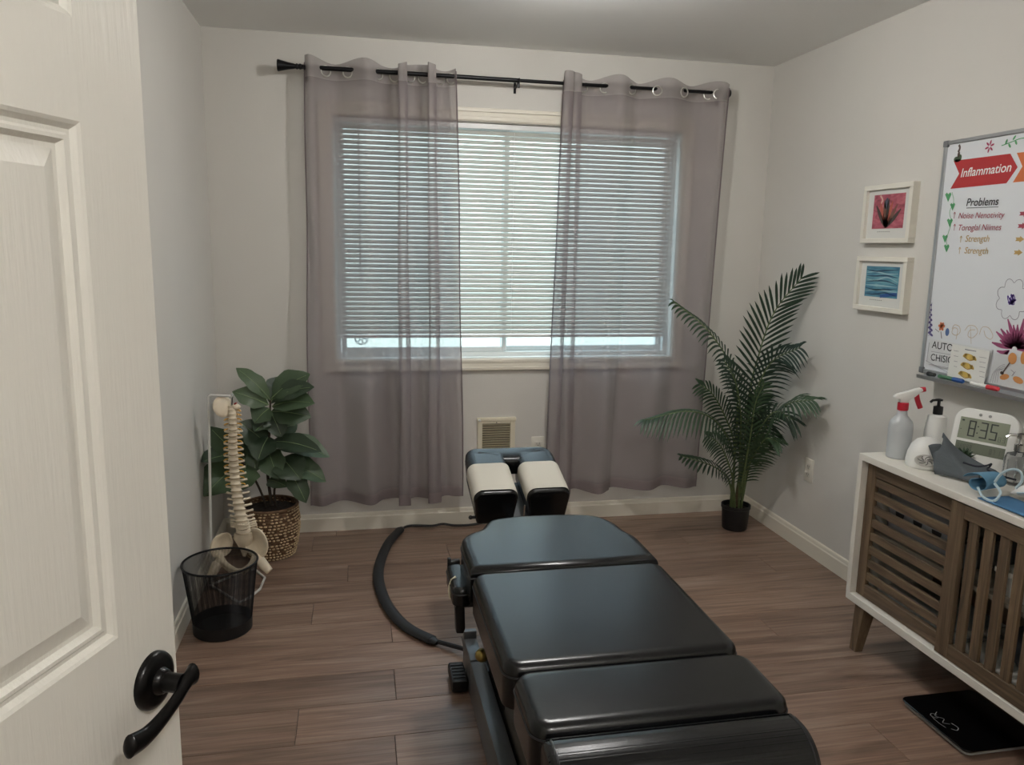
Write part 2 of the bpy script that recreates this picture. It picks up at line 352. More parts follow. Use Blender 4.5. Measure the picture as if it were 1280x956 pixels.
def fabric(name, rgb, tr):
    m = bpy.data.materials.new(name); m.use_nodes = True; nt = m.node_tree; nt.nodes.clear(); L = nt.links.new; N = nt.nodes.new
    o = N('ShaderNodeOutputMaterial'); t = N('ShaderNodeBsdfTransparent'); d = N('ShaderNodeBsdfDiffuse'); l = N('ShaderNodeBsdfTranslucent'); m1 = N('ShaderNodeMixShader'); m2 = N('ShaderNodeMixShader')
    c = (*s2l(rgb), 1); d.inputs[0].default_value = c; l.inputs[0].default_value = c
    tc = N('ShaderNodeTexCoord'); mp = N('ShaderNodeMapping'); mp.inputs['Scale'].default_value = (1400, 1400, 1400); nz = N('ShaderNodeTexNoise'); nz.inputs['Scale'].default_value = 1; nz.inputs['Detail'].default_value = 2
    L(tc.outputs['Object'], mp.inputs[0]); L(mp.outputs[0], nz.inputs['Vector'])
    mr = N('ShaderNodeMapRange'); mr.inputs[1].default_value = .3; mr.inputs[2].default_value = .7; mr.inputs[3].default_value = 1-tr-.02; mr.inputs[4].default_value = 1-tr+.02; L(nz.outputs['Fac'], mr.inputs[0])
    m1.inputs[0].default_value = .28; L(d.outputs[0], m1.inputs[1]); L(l.outputs[0], m1.inputs[2])
    L(mr.outputs[0], m2.inputs[0]); L(t.outputs[0], m2.inputs[1]); L(m1.outputs[0], m2.inputs[2]); L(m2.outputs[0], o.inputs[0]); return m
M_sheer = fabric('sheer_fabric', (158,148,150), .46); M_hem = fabric('sheer_hem', (140,128,130), .16)

def curtain(label, top, bot, ztop, zb, gxs):
    # top / bot: lists of (x, y) control points, folds keep their order from rod to hem
    nT = 7
    T_ = cr_spline([(x,y,0) for x,y in top], nT); B_ = cr_spline([(x,y,0) for x,y in bot], nT); n = len(T_)
    def P(i, z):
        t = (ztop-z)/(ztop-zb); s = t**.8
        a = T_[i].lerp(B_[i], s); wob = .006*math.sin(z*5+i*.35)*min(1, t*3)
        return Vector((a.x+wob*.6, a.y+wob, z))
    def sheet(z1, z0, m, off=0, topwave=False, botwave=False):
        vs = []; fs = []
        for k in range(m+1):
            z = z1+(z0-z1)*k/m
            for i in range(n):
                p = P(i, z); p.y += off
                if topwave and k == 0: p.z += .012*math.cos((p.x-T_[0].x)*24)
                vs.append(p)
        for k in range(m):
            for i in range(n-1): fs.append((k*n+i,k*n+i+1,(k+1)*n+i+1,(k+1)*n+i))
        return MB().add(vs, fs)
    root = empty('curtain', ((top[0][0]+top[-1][0])/2, RY, zb), label, 'curtain', 'sheer grommet curtains')
    sheet(ztop-.085, zb+.055, 40).build('panel', M_sheer, root, ang=180)
    sheet(ztop, ztop-.085, 5, topwave=True).build('header_band', M_sheer2, root, ang=180)
    sheet(zb+.055, zb, 4).build('hem', M_hem, root, ang=180)
    for sgn in (0, -1):                                               # stitched side edges
        i = sgn if sgn == 0 else n-1
        MB().tube([P(i, ztop-.02+(zb-ztop+.02)*k/20) for k in range(21)], .0035, 6).build('side_seam', M_hem, root)
    for gx in gxs:
        i = min(range(n), key=lambda q: abs(T_[q].x-gx)); j = min(i+1, n-1); j0 = max(i-1, 0)
        d = (T_[j]-T_[j0]).normalized(); nr = Vector((d.y, -d.x, 0))
        nr = (nr*(1 if nr.y < 0 else -1)+Vector((0,-1.0,0))).normalized(); MB().torus((gx, T_[i].y-.004, RZ-.010), nr, .0225, .0034, 24, 8).build('grommet', M_ring, root)
M_ring = mat('ring_nickel', (214,212,206), .28, .85)
M_sheer2 = fabric('sheer_header', (172,165,163), .25)
f_, b_ = RY-.038, RY+.036
curtain('left grey sheer curtain hanging beside the leafy basket plant',
    [(.462,RY-.01),(.494,f_),(.598,b_),(.739,f_),(.815,b_-.01),(.880,b_),(.897,RY),(.884,f_-.012),(.905,f_-.018),(.926,f_-.012),(.918,RY),(.955,b_),(.995,b_),(1.030,RY),(1.022,f_-.01),(1.040,f_-.016),(1.060,f_-.008),(1.052,RY),(1.085,b_),(1.125,b_-.01),(1.157,RY-.02)],
    [(.436,RY-.03),(.50,RY-.05),(.60,RY+.035),(.73,RY-.075),(.80,RY+.02),(.868,RY+.03),(.895,RY-.03),(.874,RY-.09),(.90,RY-.105),(.936,RY-.09),(.920,RY-.02),(.965,RY+.03),(1.01,RY+.02),(1.045,RY-.03),(1.024,RY-.07),(1.055,RY-.085),(1.090,RY-.07),(1.072,RY-.02),(1.115,RY+.03),(1.16,RY+.025),(1.213,RY+.02)],
    2.312, .178, (.555,.655,.795,.872,.945,1.005,1.088,1.14))
curtain('right grey sheer curtain hanging behind the tall palm',
    [(1.700,RY+.02),(1.690,f_),(1.715,f_-.014),(1.738,f_),(1.725,RY),(1.738,f_),(1.755,f_-.012),(1.775,f_),(1.765,RY),(1.85,b_),(1.975,f_),(2.045,RY),(2.11,b_),(2.25,f_),(2.405,b_),(2.52,f_),(2.557,RY-.03)],
    [(1.66,RY+.02),(1.640,RY-.05),(1.672,RY-.075),(1.712,RY-.055),(1.70,RY-.02),(1.722,RY-.05),(1.75,RY-.06),(1.785,RY-.04),(1.775,RY),(1.84,RY+.04),(1.925,RY-.08),(2.00,RY-.02),(2.05,RY+.04),(2.21,RY-.06),(2.34,RY+.035),(2.44,RY-.04),(2.508,RY-.02)],
    2.312, .185, (1.80,1.905,2.045,2.175,2.32,2.46,2.50))

bl = empty('window_blind', ((WX0+WX1)/2, .03, WZ1), 'white horizontal mini blind lowered over most of the window', 'blind')
M_slat = bpy.data.materials.new('blind_slat'); M_slat.use_nodes = True; nt = M_slat.node_tree; pb = nt.nodes['Principled BSDF']
pb.inputs['Base Color'].default_value = (*s2l((178,176,168)),1); pb.inputs['Roughness'].default_value = .5
tl = nt.nodes.new('ShaderNodeBsdfTranslucent'); tl.inputs[0].default_value = (*s2l((214,214,205)),1); mx = nt.nodes.new('ShaderNodeMixShader'); mx.inputs[0].default_value = .06
nt.links.new(pb.outputs[0], mx.inputs[1]); nt.links.new(tl.outputs[0], mx.inputs[2]); nt.links.new(mx.outputs[0], nt.nodes['Material Output'].inputs[0])
bx0, bx1, by = WX0+.012, WX1-.03, .028
B(bx0,bx1,by-.013,by+.013,WZ1-.028,WZ1-.002,bev=.002,seg=1).build('headrail', M_white, bl)
NS, z_hi, z_lo = 43, WZ1-.045, 1.036
sw_ = .0113; tilt = math.radians(66); vs = []; fs = []
for xi in (0, 1):
    for k in range(5):
        t = -1+k/2; y = t*sw_; c = .0022*(1-t*t)
        for th_ in (0,):
            yy = y*math.cos(tilt)-c*math.sin(tilt); zz = y*math.sin(tilt)+c*math.cos(tilt)
            vs.append((bx0+xi*(bx1-bx0), by+yy, zz))
for k in range(4): fs.append((k,k+1,6+k,5+k))
slat_me = MB().add(vs, fs).mesh('slat', M_slat, ang=180)
for i in range(NS):
    o = bpy.data.objects.new('slat', slat_me); col.objects.link(o); o.parent = bl; o.matrix_parent_inverse = root_inv(bl); o.location = (0,0,z_hi+(z_lo-z_hi)*i/(NS-1))
B(bx0,bx1,by-.012,by+.012,1.006,1.022,bev=.003).build('bottom_rail', M_white, bl)
for cx_ in (.675, 1.10, 1.472, 1.86, 2.262):
    MB().tube([(cx_,by-.0145,WZ1-.03),(cx_,by-.0145,1.01)], .0011, 6).build('ladder_cord', M_white, bl)
MB().tube([(.70,by-.022,WZ1-.03),(.70,by-.024,1.30)], .004, 8).build('tilt_wand', mat('wand_plastic', (170,172,172), .3), bl)

# ------------------------------------------------------------------ wall heater, outlets
M_cream = mat('heater_paint', (222,214,192), .5)
ht = empty('wall_heater', (1.397,0,.2), 'cream wall heater with louvred grille below the window', 'heater')
h0,h1,hz0,hz1 = 1.292,1.503,.27,.583
hb = MB(); hb.box(h0,h1,-.02,0,hz1-.02,hz1,bev=.004); hb.box(h0+.004,h0+.03,-.016,0,hz0,hz1-.018,bev=.002,seg=1); hb.box(h1-.03,h1-.004,-.016,0,hz0,hz1-.018,bev=.002,seg=1); hb.box(h0+.03,h1-.03,-.016,0,hz0,hz0+.05); hb.box(h0+.03,h1-.03,-.016,0,hz1-.032,hz1-.018)
hb.build('frame', M_cream, ht, ang=30)
B(h0+.03,h1-.03,-.004,-.001,hz0+.05,hz1-.032).build('back_panel', mat('heater_void', (92,86,70), .8), ht)
lv = MB().prism([(h0+.03,-.014,0),(h0+.03,-.0125,.001),(h0+.03,-.005,-.0085),(h0+.03,-.0065,-.0095)], (h1-h0-.06,0,0)).mesh('louvre', mat('heater_louvre', (206,198,172), .45))
z = hz1-.036; 
while z > hz0+.055:
    o = bpy.data.objects.new('louvre', lv); col.objects.link(o); o.parent = ht; o.matrix_parent_inverse = root_inv(ht); o.location.z = z; z -= .0128
MB().lathe([(.007,0),(.007,.004),(.004,.006)], (h0+.013,-.02,hz1-.012), 16, Matrix.Rotation(PI/2,3,'X')).build('screw', M_white, ht)
MB().lathe([(.003,0),(.003,.003)], ((h0+h1)/2,-.016,hz1-.026), 10, Matrix.Rotation(PI/2,3,'X')).build('screw', M_dark, ht)

def outlet(base, nrm, side, label):
    t = empty('wall_outlet', base, label, 'outlet'); n = Vector(nrm); s = Vector(side); c = Vector(base)
    R = Matrix((s, n, Vector((0,0,1)))).transposed().to_4x4(); R.translation = c
    B(-.036,.036,0,.006,-.058,.058,bev=.003,M=R).build('cover_plate', mat('outlet_plate', (226,222,210), .4), t)
    for zz in (-.02,.02):
        f = B(-.017,.017,.005,.0085,zz-.0145,zz+.0145,bev=.002,M=R).build('receptacle', mat('outlet_face', (218,214,202), .4), t)
        q = MB(); q.box(-.008,-.006,.008,.0092,zz-.004,zz+.006,M=R); q.box(.006,.008,.008,.0092,zz-.004,zz+.006,M=R); q.box(-.002,.002,.008,.0092,zz-.011,zz-.007,M=R)
        q.build('slot', M_dark, f, smooth=False)
outlet((1.628,0,.412), (0,-1,0), (1,0,0), 'white outlet on back wall beside the heater')
outlet((XR,-.626,.414), (-1,0,0), (0,-1,0), 'white outlet on right wall behind the palm')

# ------------------------------------------------------------------ treatment table
tb = empty('treatment_table', (1.27,-2.0,0), 'black padded chiropractic treatment table in the middle of the room', 'treatment table')
M_base = mat('table_base_grey', (84,80,74), .5, .2); M_steel = mat('table_steel', (112,115,118), .34, .45)
M_pipe = mat('pad_piping', (20,21,23), .5)
def pad(name, outline, z0, z1, bev, tiltx=0, piv=None, piping=True, parent=tb):
    bm = bmesh.new(); vs = [bm.verts.new((x,y,z0)) for x,y in outline]; f = bm.faces.new(vs)
    r = bmesh.ops.extrude_face_region(bm, geom=[f]); up_ = [g for g in r['geom'] if isinstance(g, bmesh.types.BMVert)]
    bmesh.ops.translate(bm, vec=(0,0,z1-z0), verts=up_); bmesh.ops.recalc_face_normals(bm, faces=bm.faces)
    bmesh.ops.bevel(bm, geom=[e for e in bm.edges if abs(e.verts[0].co.z-z1) < 1e-6 and abs(e.verts[1].co.z-z1) < 1e-6], offset=bev, segments=5, profile=.6, affect='EDGES')
    M = Matrix.Identity(4)
    if tiltx: M = Matrix.Translation(piv) @ Matrix.Rotation(tiltx,4,'X') @ Matrix.Translation(-Vector(piv))
    o = MB().bm(bm, M).build(name, M_pad, parent, ang=60)
    if piping:
        MB().tube([M @ Vector((x,y,z1-bev*1.02)) for x,y in outline], .0028, 6, True).build('piping', M_pipe, o)
    return o
def rrect(x0,x1,y0,y1,r,n=6):
    out = []
    for cx_,cy_,a0 in ((x1-r,y1-r,0),(x0+r,y1-r,PI/2),(x0+r,y0+r,PI),(x1-r,y0+r,1.5*PI)):
        out += [(cx_+r*math.cos(a0+PI/2*k/n), cy_+r*math.sin(a0+PI/2*k/n)) for k in range(n+1)]
    return out
tx0, tx1 = .985, 1.554
o1 = [(p.x,p.y) for p in cr_spline([(tx1,-1.90,0),(tx1,-1.80,0),(tx1-.002,-1.72,0),(tx1-.02,-1.66,0),(1.525,-1.59,0),(1.50,-1.53,0),(1.46,-1.495,0),(1.38,-1.475,0),(1.27,-1.468,0),(1.17,-1.475,0),(1.11,-1.495,0),(1.085,-1.53,0),(1.06,-1.58,0),(1.02,-1.61,0),(.992,-1.65,0),(tx0,-1.72,0),(tx0,-1.82,0),(tx0,-1.90,0)], 3)]
pad('chest_pad', o1, .455, .566, .030)
pad('pelvic_pad', rrect(tx0,tx1,-2.425,-1.905,.042,8), .452, .559, .030)
pad('thigh_pad', rrect(tx0+.012,tx1,-2.650,-2.433,.042,8), .452, .557, .030)
# foot pad: rounded over the end
fp = MB()
prof_ = [(-2.660,.44),(-2.660,.530),(-2.668,.548),(-2.685,.556)] + [(-2.715-.080*math.sin(PI*.62*k/12), .476+.080*math.cos(PI*.62*k/12)) for k in range(13)] + [(-2.76,.40),(-2.70,.40)]
fp.prism([(tx0+.022,y,z) for y,z in prof_], (tx1-tx0-.040,0,0), bev=.016, seg=4)
fo = fp.build('foot_pad', M_pad, tb, ang=50)
for xx in (tx0+.038, tx1-.034): MB().tube([(xx,y,z-.0005) for y,z in prof_[3:15]], .0022, 6).build('piping', M_pipe, fo)
# head section: two cushions joined by a curved crown, tilted up
hp = Vector((1.262,-1.30,.52)); HR = Matrix.Translation(hp) @ Matrix.Rotation(math.radians(16),4,'X')
hs = empty('head_rest', hp); hs.parent = tb; hs.matrix_parent_inverse = root_inv(tb)
def hpart(mb, name, m):
    o = mb.build(name, m, None, ang=55); o.parent = hs; o.matrix_parent_inverse = Matrix.Translation(-hp); return o
def cushion_section(x0, x1, zt=.085, zb=-.052, infl=0):
    r = .032+infl; pts = []
    x0 -= infl; x1 += infl; zt += infl; zb -= infl
    for cx_,cz_,a0 in ((x1-r,zt-r,0),(x0+r,zt-r,PI/2)):
        pts += [(cx_+r*math.cos(a0+PI/2*k/6), cz_+r*math.sin(a0+PI/2*k/6)) for k in range(7)]
    return pts + [(x0+.012,zb),(x1-.012,zb)]
for sx0, sx1 in ((-.178,-.018),(.020,.178)):
    hpart(MB().prism([(x,-.005,z) for x,z in cushion_section(sx0,sx1)], (0,.285,0), bev=.010, seg=3, M=HR), 'head_cushion', M_pad)
    # paper sheet wrapped over the cushion
    sec = cushion_section(sx0,sx1,infl=.0025)[:]; sec = [(sec[0][0],.03)] + sec[:14] + [(sec[13][0],.03)]
    pm = MB(); ny = 14; vs = []; fs = []
    for j in range(ny+1):
        y = .010+(.182)*j/ny
        for i,(x,z) in enumerate(sec):
            q = noise.noise(Vector((x*30+y*12, y*45-x*18, 3.1)))*.0018+.001
            vs.append(HR @ Vector((x, y, z+max(0,q) if 0 < i < len(sec)-1 else z)))
    ns = len(sec)
    for j in range(ny):
        for i in range(ns-1): fs.append((j*ns+i,j*ns+i+1,(j+1)*ns+i+1,(j+1)*ns+i))
    hpart(pm.add(vs, fs), 'paper_cover', mat('paper_cover', (200,195,182), .8))
hpart(MB().prism([Vector((x,y,.004)) for x,y in rrect(-.172,.172,.225,.33,.045,7)], (0,0,.076), bev=.020, seg=4, M=HR), 'crown_cushion', M_pad)
for sx in (-1, 1):
    sp = cr_spline([(sx*.125,.285,.081),(sx*.085,.272,.082),(sx*.05,.252,.082),(sx*.024,.226,.074)], 6)
    hpart(MB().tube([HR @ p for p in sp], .003, 6), 'piping', M_pipe)
hpart(MB().box(-.14,.14,.02,.26,-.068,-.050,M=HR).box(-.03,.03,-.14,.10,-.09,-.066,M=HR), 'head_plate', M_steel)
hpart(MB().tube([HR @ Vector((-.186,.02,-.035)), HR @ Vector((-.14,.02,-.035))], .006, 8).ball(HR @ Vector((-.186,.02,-.035)), .008, 6), 'tilt_knob', M_blackp)
hpart(MB().tube([HR @ Vector((.006,-.012,.03)), HR @ Vector((.006,-.012,-.03))], .003, 6), 'hinge_pin', M_chrome)
# base
bs = MB(); bs.box(1.085,1.465,-2.62,-1.56,.05,.40,bev=.012); bs.box(1.10,1.45,-2.68,-1.48,.40,.455,bev=.006)
bs.build('base_housing', M_base, tb, ang=40)
B(1.083,1.0855,-1.93,-1.72,.13,.27,bev=.001,seg=1).build('access_plate', M_blackp, tb)
for xa in (1.025, 1.475):
    B(xa,xa+.05,-2.85,-1.63,.0,.125,bev=.006).build('floor_rail', M_steel, tb)
    B(xa,xa+.045,-1.63,-1.46,.0,.128,bev=.005).build('rail_end', M_steel, tb)
    B(xa,xa+.045,-1.487,-1.462,.125,.155,bev=.004).build('rail_stop', M_steel, tb)
B(1.03,1.52,-1.66,-1.60,.01,.10,bev=.004).build('cross_member', M_steel, tb)
B(1.03,1.52,-2.82,-2.76,.01,.10,bev=.004).build('cross_member', M_steel, tb)
M_brass = mat('brass', (168,146,84), .3, .9)
kb = MB(); kc = Vector((1.030,-1.84,.262)); kb.ball(kc, .021, 8); kb.tube([kc, kc+Vector((.06,0,.0))], .007, 8)
kb.build('lock_knob', M_brass, tb)
pdl = B(.968,1.022,-1.62,-1.49,.008,.05,bev=.008).build('foot_pedal', M_blackp, tb)
for k in range(5): B(.975,1.015,-1.60+.02*k,-1.592+.02*k,.0495,.053).build('tread', mat('pedal_tread', (52,52,54), .6), pdl)
MB().tube([(1.0,-1.55,.03),(1.04,-1.55,.04)], .008, 8).build('pedal_arm', M_steel, tb)
# armrest on the left side, strap and hanging release handle
ar = pad('arm_rest', rrect(.944,1.0,-1.83,-1.63,.026), .418, .474, .02)
MB().tube([(.962,-1.745,.476),(.949,-1.748,.468),(.942,-1.75,.45),(.941,-1.752,.43),(.944,-1.754,.41)], .0038, 6).build('strap', mat('strap_cream', (200,194,170), .6), tb)
B(.955,1.10,-1.80,-1.66,.40,.419).build('arm_bracket', M_blackp, tb)
MB().prism([(.957,-1.73,.402),(.987,-1.73,.402),(.990,-1.73,.312),(.984,-1.73,.296),(.962,-1.73,.298)], (0,-.035,0), bev=.004).build('release_handle', M_blackp, tb)
MB().tube([(.956,-1.62,.470),(.99,-1.62,.472)], .009, 10).box(.950,.962,-1.628,-1.612,.448,.486,bev=.003).build('arm_knob', M_blackp, tb)

# ------------------------------------------------------------------ cable from the table to the wall
cb = empty('power_cable', (.80,-.6,0), 'thick black cable sleeve curving over the floor from table to wall', 'cable')
sl = [atz(x,y,.016) for x,y in ((500,662),(486,678),(476,700),(473,722),(480,748),(494,770),(512,786),(540,800))]
MB().tube(cr_spline(sl, 8), .024, 12, flat=.62, up=(0,0,1)).build('sleeve', mat('sleeve_black', (24,25,27), .55, bump=.2, bscale=120), cb)
for p, q in ((sl[0], sl[1]), (sl[-1], sl[-2])):
    d = (p-q).normalized(); MB().tube([p-d*.004, p+d*.03], [.0235,.012], 12, flat=.62, up=(0,0,1)).build('sleeve_end', M_blackp, cb)
MB().tube(cr_spline([sl[-1]+Vector((0,0,0)), atz(562,806,.02), atz(580,811,.03), Vector((1.05,-1.44,.05))], 6), .0085, 8).build('cord', M_blackp, cb)
MB().tube(cr_spline([sl[0]]+[Vector((v.x,min(v.y,-.026),v.z)) for v in (atz(512,657,.012), atz(540,657,.012))]+[Vector((1.11,-.05,.02)), Vector((1.18,-.06,.012)), Vector((1.30,-.05,.012)), Vector((1.5,-.04,.05)), Vector((1.60,-.035,.25)), Vector((1.625,-.03,.37)), Vector((1.628,-.02,.39))], 8), .0065, 8).build('wall_cord', M_blackp, cb)
B(1.614,1.642,-.036,-.0095,.38,.405,bev=.004).build('plug', M_blackp, cb)

# ------------------------------------------------------------------ fiddle leaf plant in a woven basket
fg = empty('potted_fig', (.255,-.27,0), 'broad-leaved potted fig in a woven basket by the left wall', 'plant')
bc = Vector((.258,-.27,0)); bh = .245
M_bask = mat('basket_weave', (104,78,56), .85, var=.4, vscale=55, bump=.3, bscale=200)
vs = []; fs = []; rows = 17; nb = 96; sub = 4
for j in range(rows*sub+1):
    z = bh*j/(rows*sub); t = z/bh; R0 = .105+.026*math.sin(min(1,t*1.15)*PI*.62)-.006*max(0,t-.75)*4
    for k in range(nb):
        row = min(j//sub, rows-1); a = 2*PI*k/nb
        bump_ = .0055*abs(math.sin(PI*j/sub))*(.55+.45*math.sin(a*24+row*PI*.9+.4*math.sin(row*3)))
        vs.append(bc+Vector(((R0+bump_)*math.cos(a),(R0+bump_)*math.sin(a),z+.0015*math.sin(a*7+row))))
for j in range(rows*sub):
    for k in range(nb): fs.append((j*nb+k,j*nb+(k+1)%nb,(j+1)*nb+(k+1)%nb,(j+1)*nb+k))
vs0 = len(vs); fs.append(tuple(range(nb-1,-1,-1)))
bk = MB().add(vs, fs).build('basket', M_bask, fg, ang=180)
lump = MB(); random.seed(5)
for row in range(rows):
    z = bh*(row+.5)/rows; t = z/bh; R0 = .105+.026*math.sin(min(1,t*1.15)*PI*.62)-.006*max(0,t-.75)*4+.0048; k = 0; a = random.random()
    while k < 6.2:
        da = random.uniform(.10,.15); r_ = R0+random.uniform(-.001,.0015)
        if random.random() < .88: lump.tube([bc+Vector((r_*math.cos(a+k+q),r_*math.sin(a+k+q),z+random.uniform(-.001,.001))) for q in (.012,da*.5,da-.012)], [.0028,.0046,.0028], 6)
        k += da+.02
lo_ = lump.build('weave', mat('weave_pale', (196,170,134), .8, var=.35, vscale=70), fg, ang=180); lo_['kind'] = 'stuff'
MB().torus(bc+Vector((0,0,bh)), (0,0,1), .127, .007, 48, 8).build('rim', M_bask, bk)
M_soil = mat('soil_dark', (38,29,23), .95, var=.4, vscale=60, bump=.8, bscale=90)
sv = []; sf = []
for j in range(9):
    for k in range(32):
        a = 2*PI*k/32; r = .122*j/8; sv.append(bc+Vector((r*math.cos(a),r*math.sin(a),bh-.022+.012*noise.noise(Vector((r*40*math.cos(a),r*40*math.sin(a),5)))+.012*(1-j/8))))
for j in range(8):
    for k in range(32): sf.append((j*32+k,j*32+(k+1)%32,(j+1)*32+(k+1)%32,(j+1)*32+k))
MB().add(sv, sf).build('soil', M_soil, fg)
M_bark = mat('fig_bark', (62,52,42), .8, var=.3, vscale=40)
top_ = aty(338,500,-.30)
st1 = cr_spline([bc+Vector((.01,0,bh-.03)), aty(334,585,-.28), aty(337,540,-.30), top_], 5)
MB().tube(st1, [.008-.004*i/(len(st1)-1) for i in range(len(st1))], 8).build('stem', M_bark, fg)
for b_pts in ([bc+Vector((-.01,-.01,bh-.03)), aty(325,612,-.29), aty(313,590,-.33), aty(300,575,-.34)], [bc+Vector((.03,-.01,bh-.03)), aty(343,612,-.30), aty(352,595,-.34), aty(365,580,-.36)]):
    MB().tube(cr_spline(b_pts, 4), .0055, 8).build('stem', M_bark, fg)
def leaf_mat(name, c, c2):
    m = bpy.data.materials.new(name); m.use_nodes = True; nt = m.node_tree; b = nt.nodes['Principled BSDF']; L = nt.links.new
    oi = nt.nodes.new('ShaderNodeObjectInfo'); mx = nt.nodes.new('ShaderNodeMix'); mx.data_type = 'RGBA'; L(oi.outputs['Random'], mx.inputs[0]); mx.inputs[6].default_value = (*s2l(c),1); mx.inputs[7].default_value = (*s2l(c2),1)
    L(mx.outputs[2], b.inputs['Base Color']); b.inputs['Roughness'].default_value = .42
    tl = nt.nodes.new('ShaderNodeBsdfTranslucent'); L(mx.outputs[2], tl.inputs[0]); ms = nt.nodes.new('ShaderNodeMixShader'); ms.inputs[0].default_value = .18
    L(b.outputs[0], ms.inputs[1]); L(tl.outputs[0], ms.inputs[2]); L(ms.outputs[0], nt.nodes['Material Output'].inputs[0]); return m
M_fig = leaf_mat('fig_leaf', (48,64,46), (82,102,72)); M_vein = mat('leaf_vein', (120,140,96), .5)
def fig_leaf(base, tip, wid, nrm, droop=.15, fold=.25, seed=0):
    base = Vector(base); tip = Vector(tip); Ln = (tip-base).length; d = (tip-base)/Ln
    n = Vector(nrm); n = (n-d*n.dot(d)).normalized(); s = d.cross(n)
    nu, nv = 12, 4; vs = []; fs = []
    for i in range(nu+1):
        t = i/nu; wv = wid*.5*max(.03, (math.sin(PI*min(1,t**.85))**.8)*(.62+.5*t) if t < 1 else .03)*(1+.08*math.sin(t*17+seed))
        if t < .12: wv *= .35+t*5.4
        c = base+d*(Ln*t)+n*(droop*Ln*(math.sin(PI*t)*.8-.5*t*t))
        for j in range(-nv, nv+1):
            q = j/nv; vs.append(c+s*(wv*q)+n*(fold*wv*abs(q)**1.3+.05*wv*math.sin(t*15+seed+q*2)*abs(q)))
    for q_ in vs: q_.x = max(q_.x, .004); q_.y = min(q_.y, -.016)
    m = 2*nv+1
    for i in range(nu):
        for j in range(m-1): fs.append((i*m+j,i*m+j+1,(i+1)*m+j+1,(i+1)*m+j))
    o = MB().add(vs, fs).build('leaf', M_fig, fg, ang=180)
    MB().tube([vs[i*m+nv]+n*.0008 for i in range(nu)], [.0022-.0014*i/nu for i in range(nu)], 5).build('midrib', M_vein, o)
TO = Vector((.25,-.75,.6)); UPn = Vector((0,-.35,.95))
figl = [  # base px, tip px, base y, tip y, width, normal
 ((338,500),(296,459),-.30,-.30,.075,(-.3,-.5,.8)), ((336,506),(291,489),-.30,-.34,.085,(0,-.85,.4)), ((339,498),(386,466),-.30,-.30,.12,(-.2,-.75,.6)),
 ((340,500),(391,482),-.30,-.36,.10,(0,-.7,.7)), ((340,508),(392,502),-.30,-.38,.12,(0,-.6,.75)), ((339,514),(388,520),-.30,-.36,.12,(.1,-.8,.45)),
 ((337,510),(318,528),-.30,-.36,.10,(-.3,-.8,.3)), ((338,514),(352,545),-.30,-.36,.10,(.2,-.9,.2)), ((338,505),(350,470),-.30,-.24,.10,(.1,-.9,.3)),
 ((336,555),(412,568),-.29,-.36,.13,(.1,-.5,.85)), ((338,552),(400,562),-.30,-.44,.09,(.2,-.75,.6)), ((345,575),(408,600),-.31,-.36,.11,(.3,-.6,.6)),
 ((352,572),(375,598),-.32,-.44,.14,(.2,-.9,.3)), ((335,560),(348,598),-.29,-.42,.11,(0,-.95,.2)), ((333,555),(300,528),-.29,-.33,.12,(-.3,-.6,.7)),
 ((360,585),(383,628),-.33,-.40,.085,(.3,-.9,.1)), ((335,600),(358,607),-.28,-.40,.07,(.1,-.8,.5)), ((336,545),(322,575),-.29,-.40,.12,(-.2,-.9,.2)),
 ((305,575),(250,574),-.33,-.52,.13,(-.2,-.6,.75)), ((305,572),(262,535),-.33,-.46,.11,(-.3,-.75,.5)), ((303,578),(254,618),-.33,-.52,.16,(-.2,-.9,.25)),
 ((306,574),(288,545),-.33,-.30,.12,(-.2,-.8,.5)), ((308,580),(300,612),-.33,-.42,.13,(0,-.95,.2)), ((318,590),(322,555),-.33,-.26,.12,(.1,-.9,.4)), ((337,530),(318,538),-.30,-.38,.09,(-.3,-.7,.6)),
 ((336,540),(372,530),-.30,-.26,.11,(.1,-.8,.5))]
for i,(b,t,yb_,yt,wd,nn) in enumerate(figl):
    p0, p1 = aty(*b,yb_), aty(*t,yt); p1.x = max(p1.x, .012); fig_leaf(p0, p1, wd*1.28, nn, .12, .22, i*1.7)

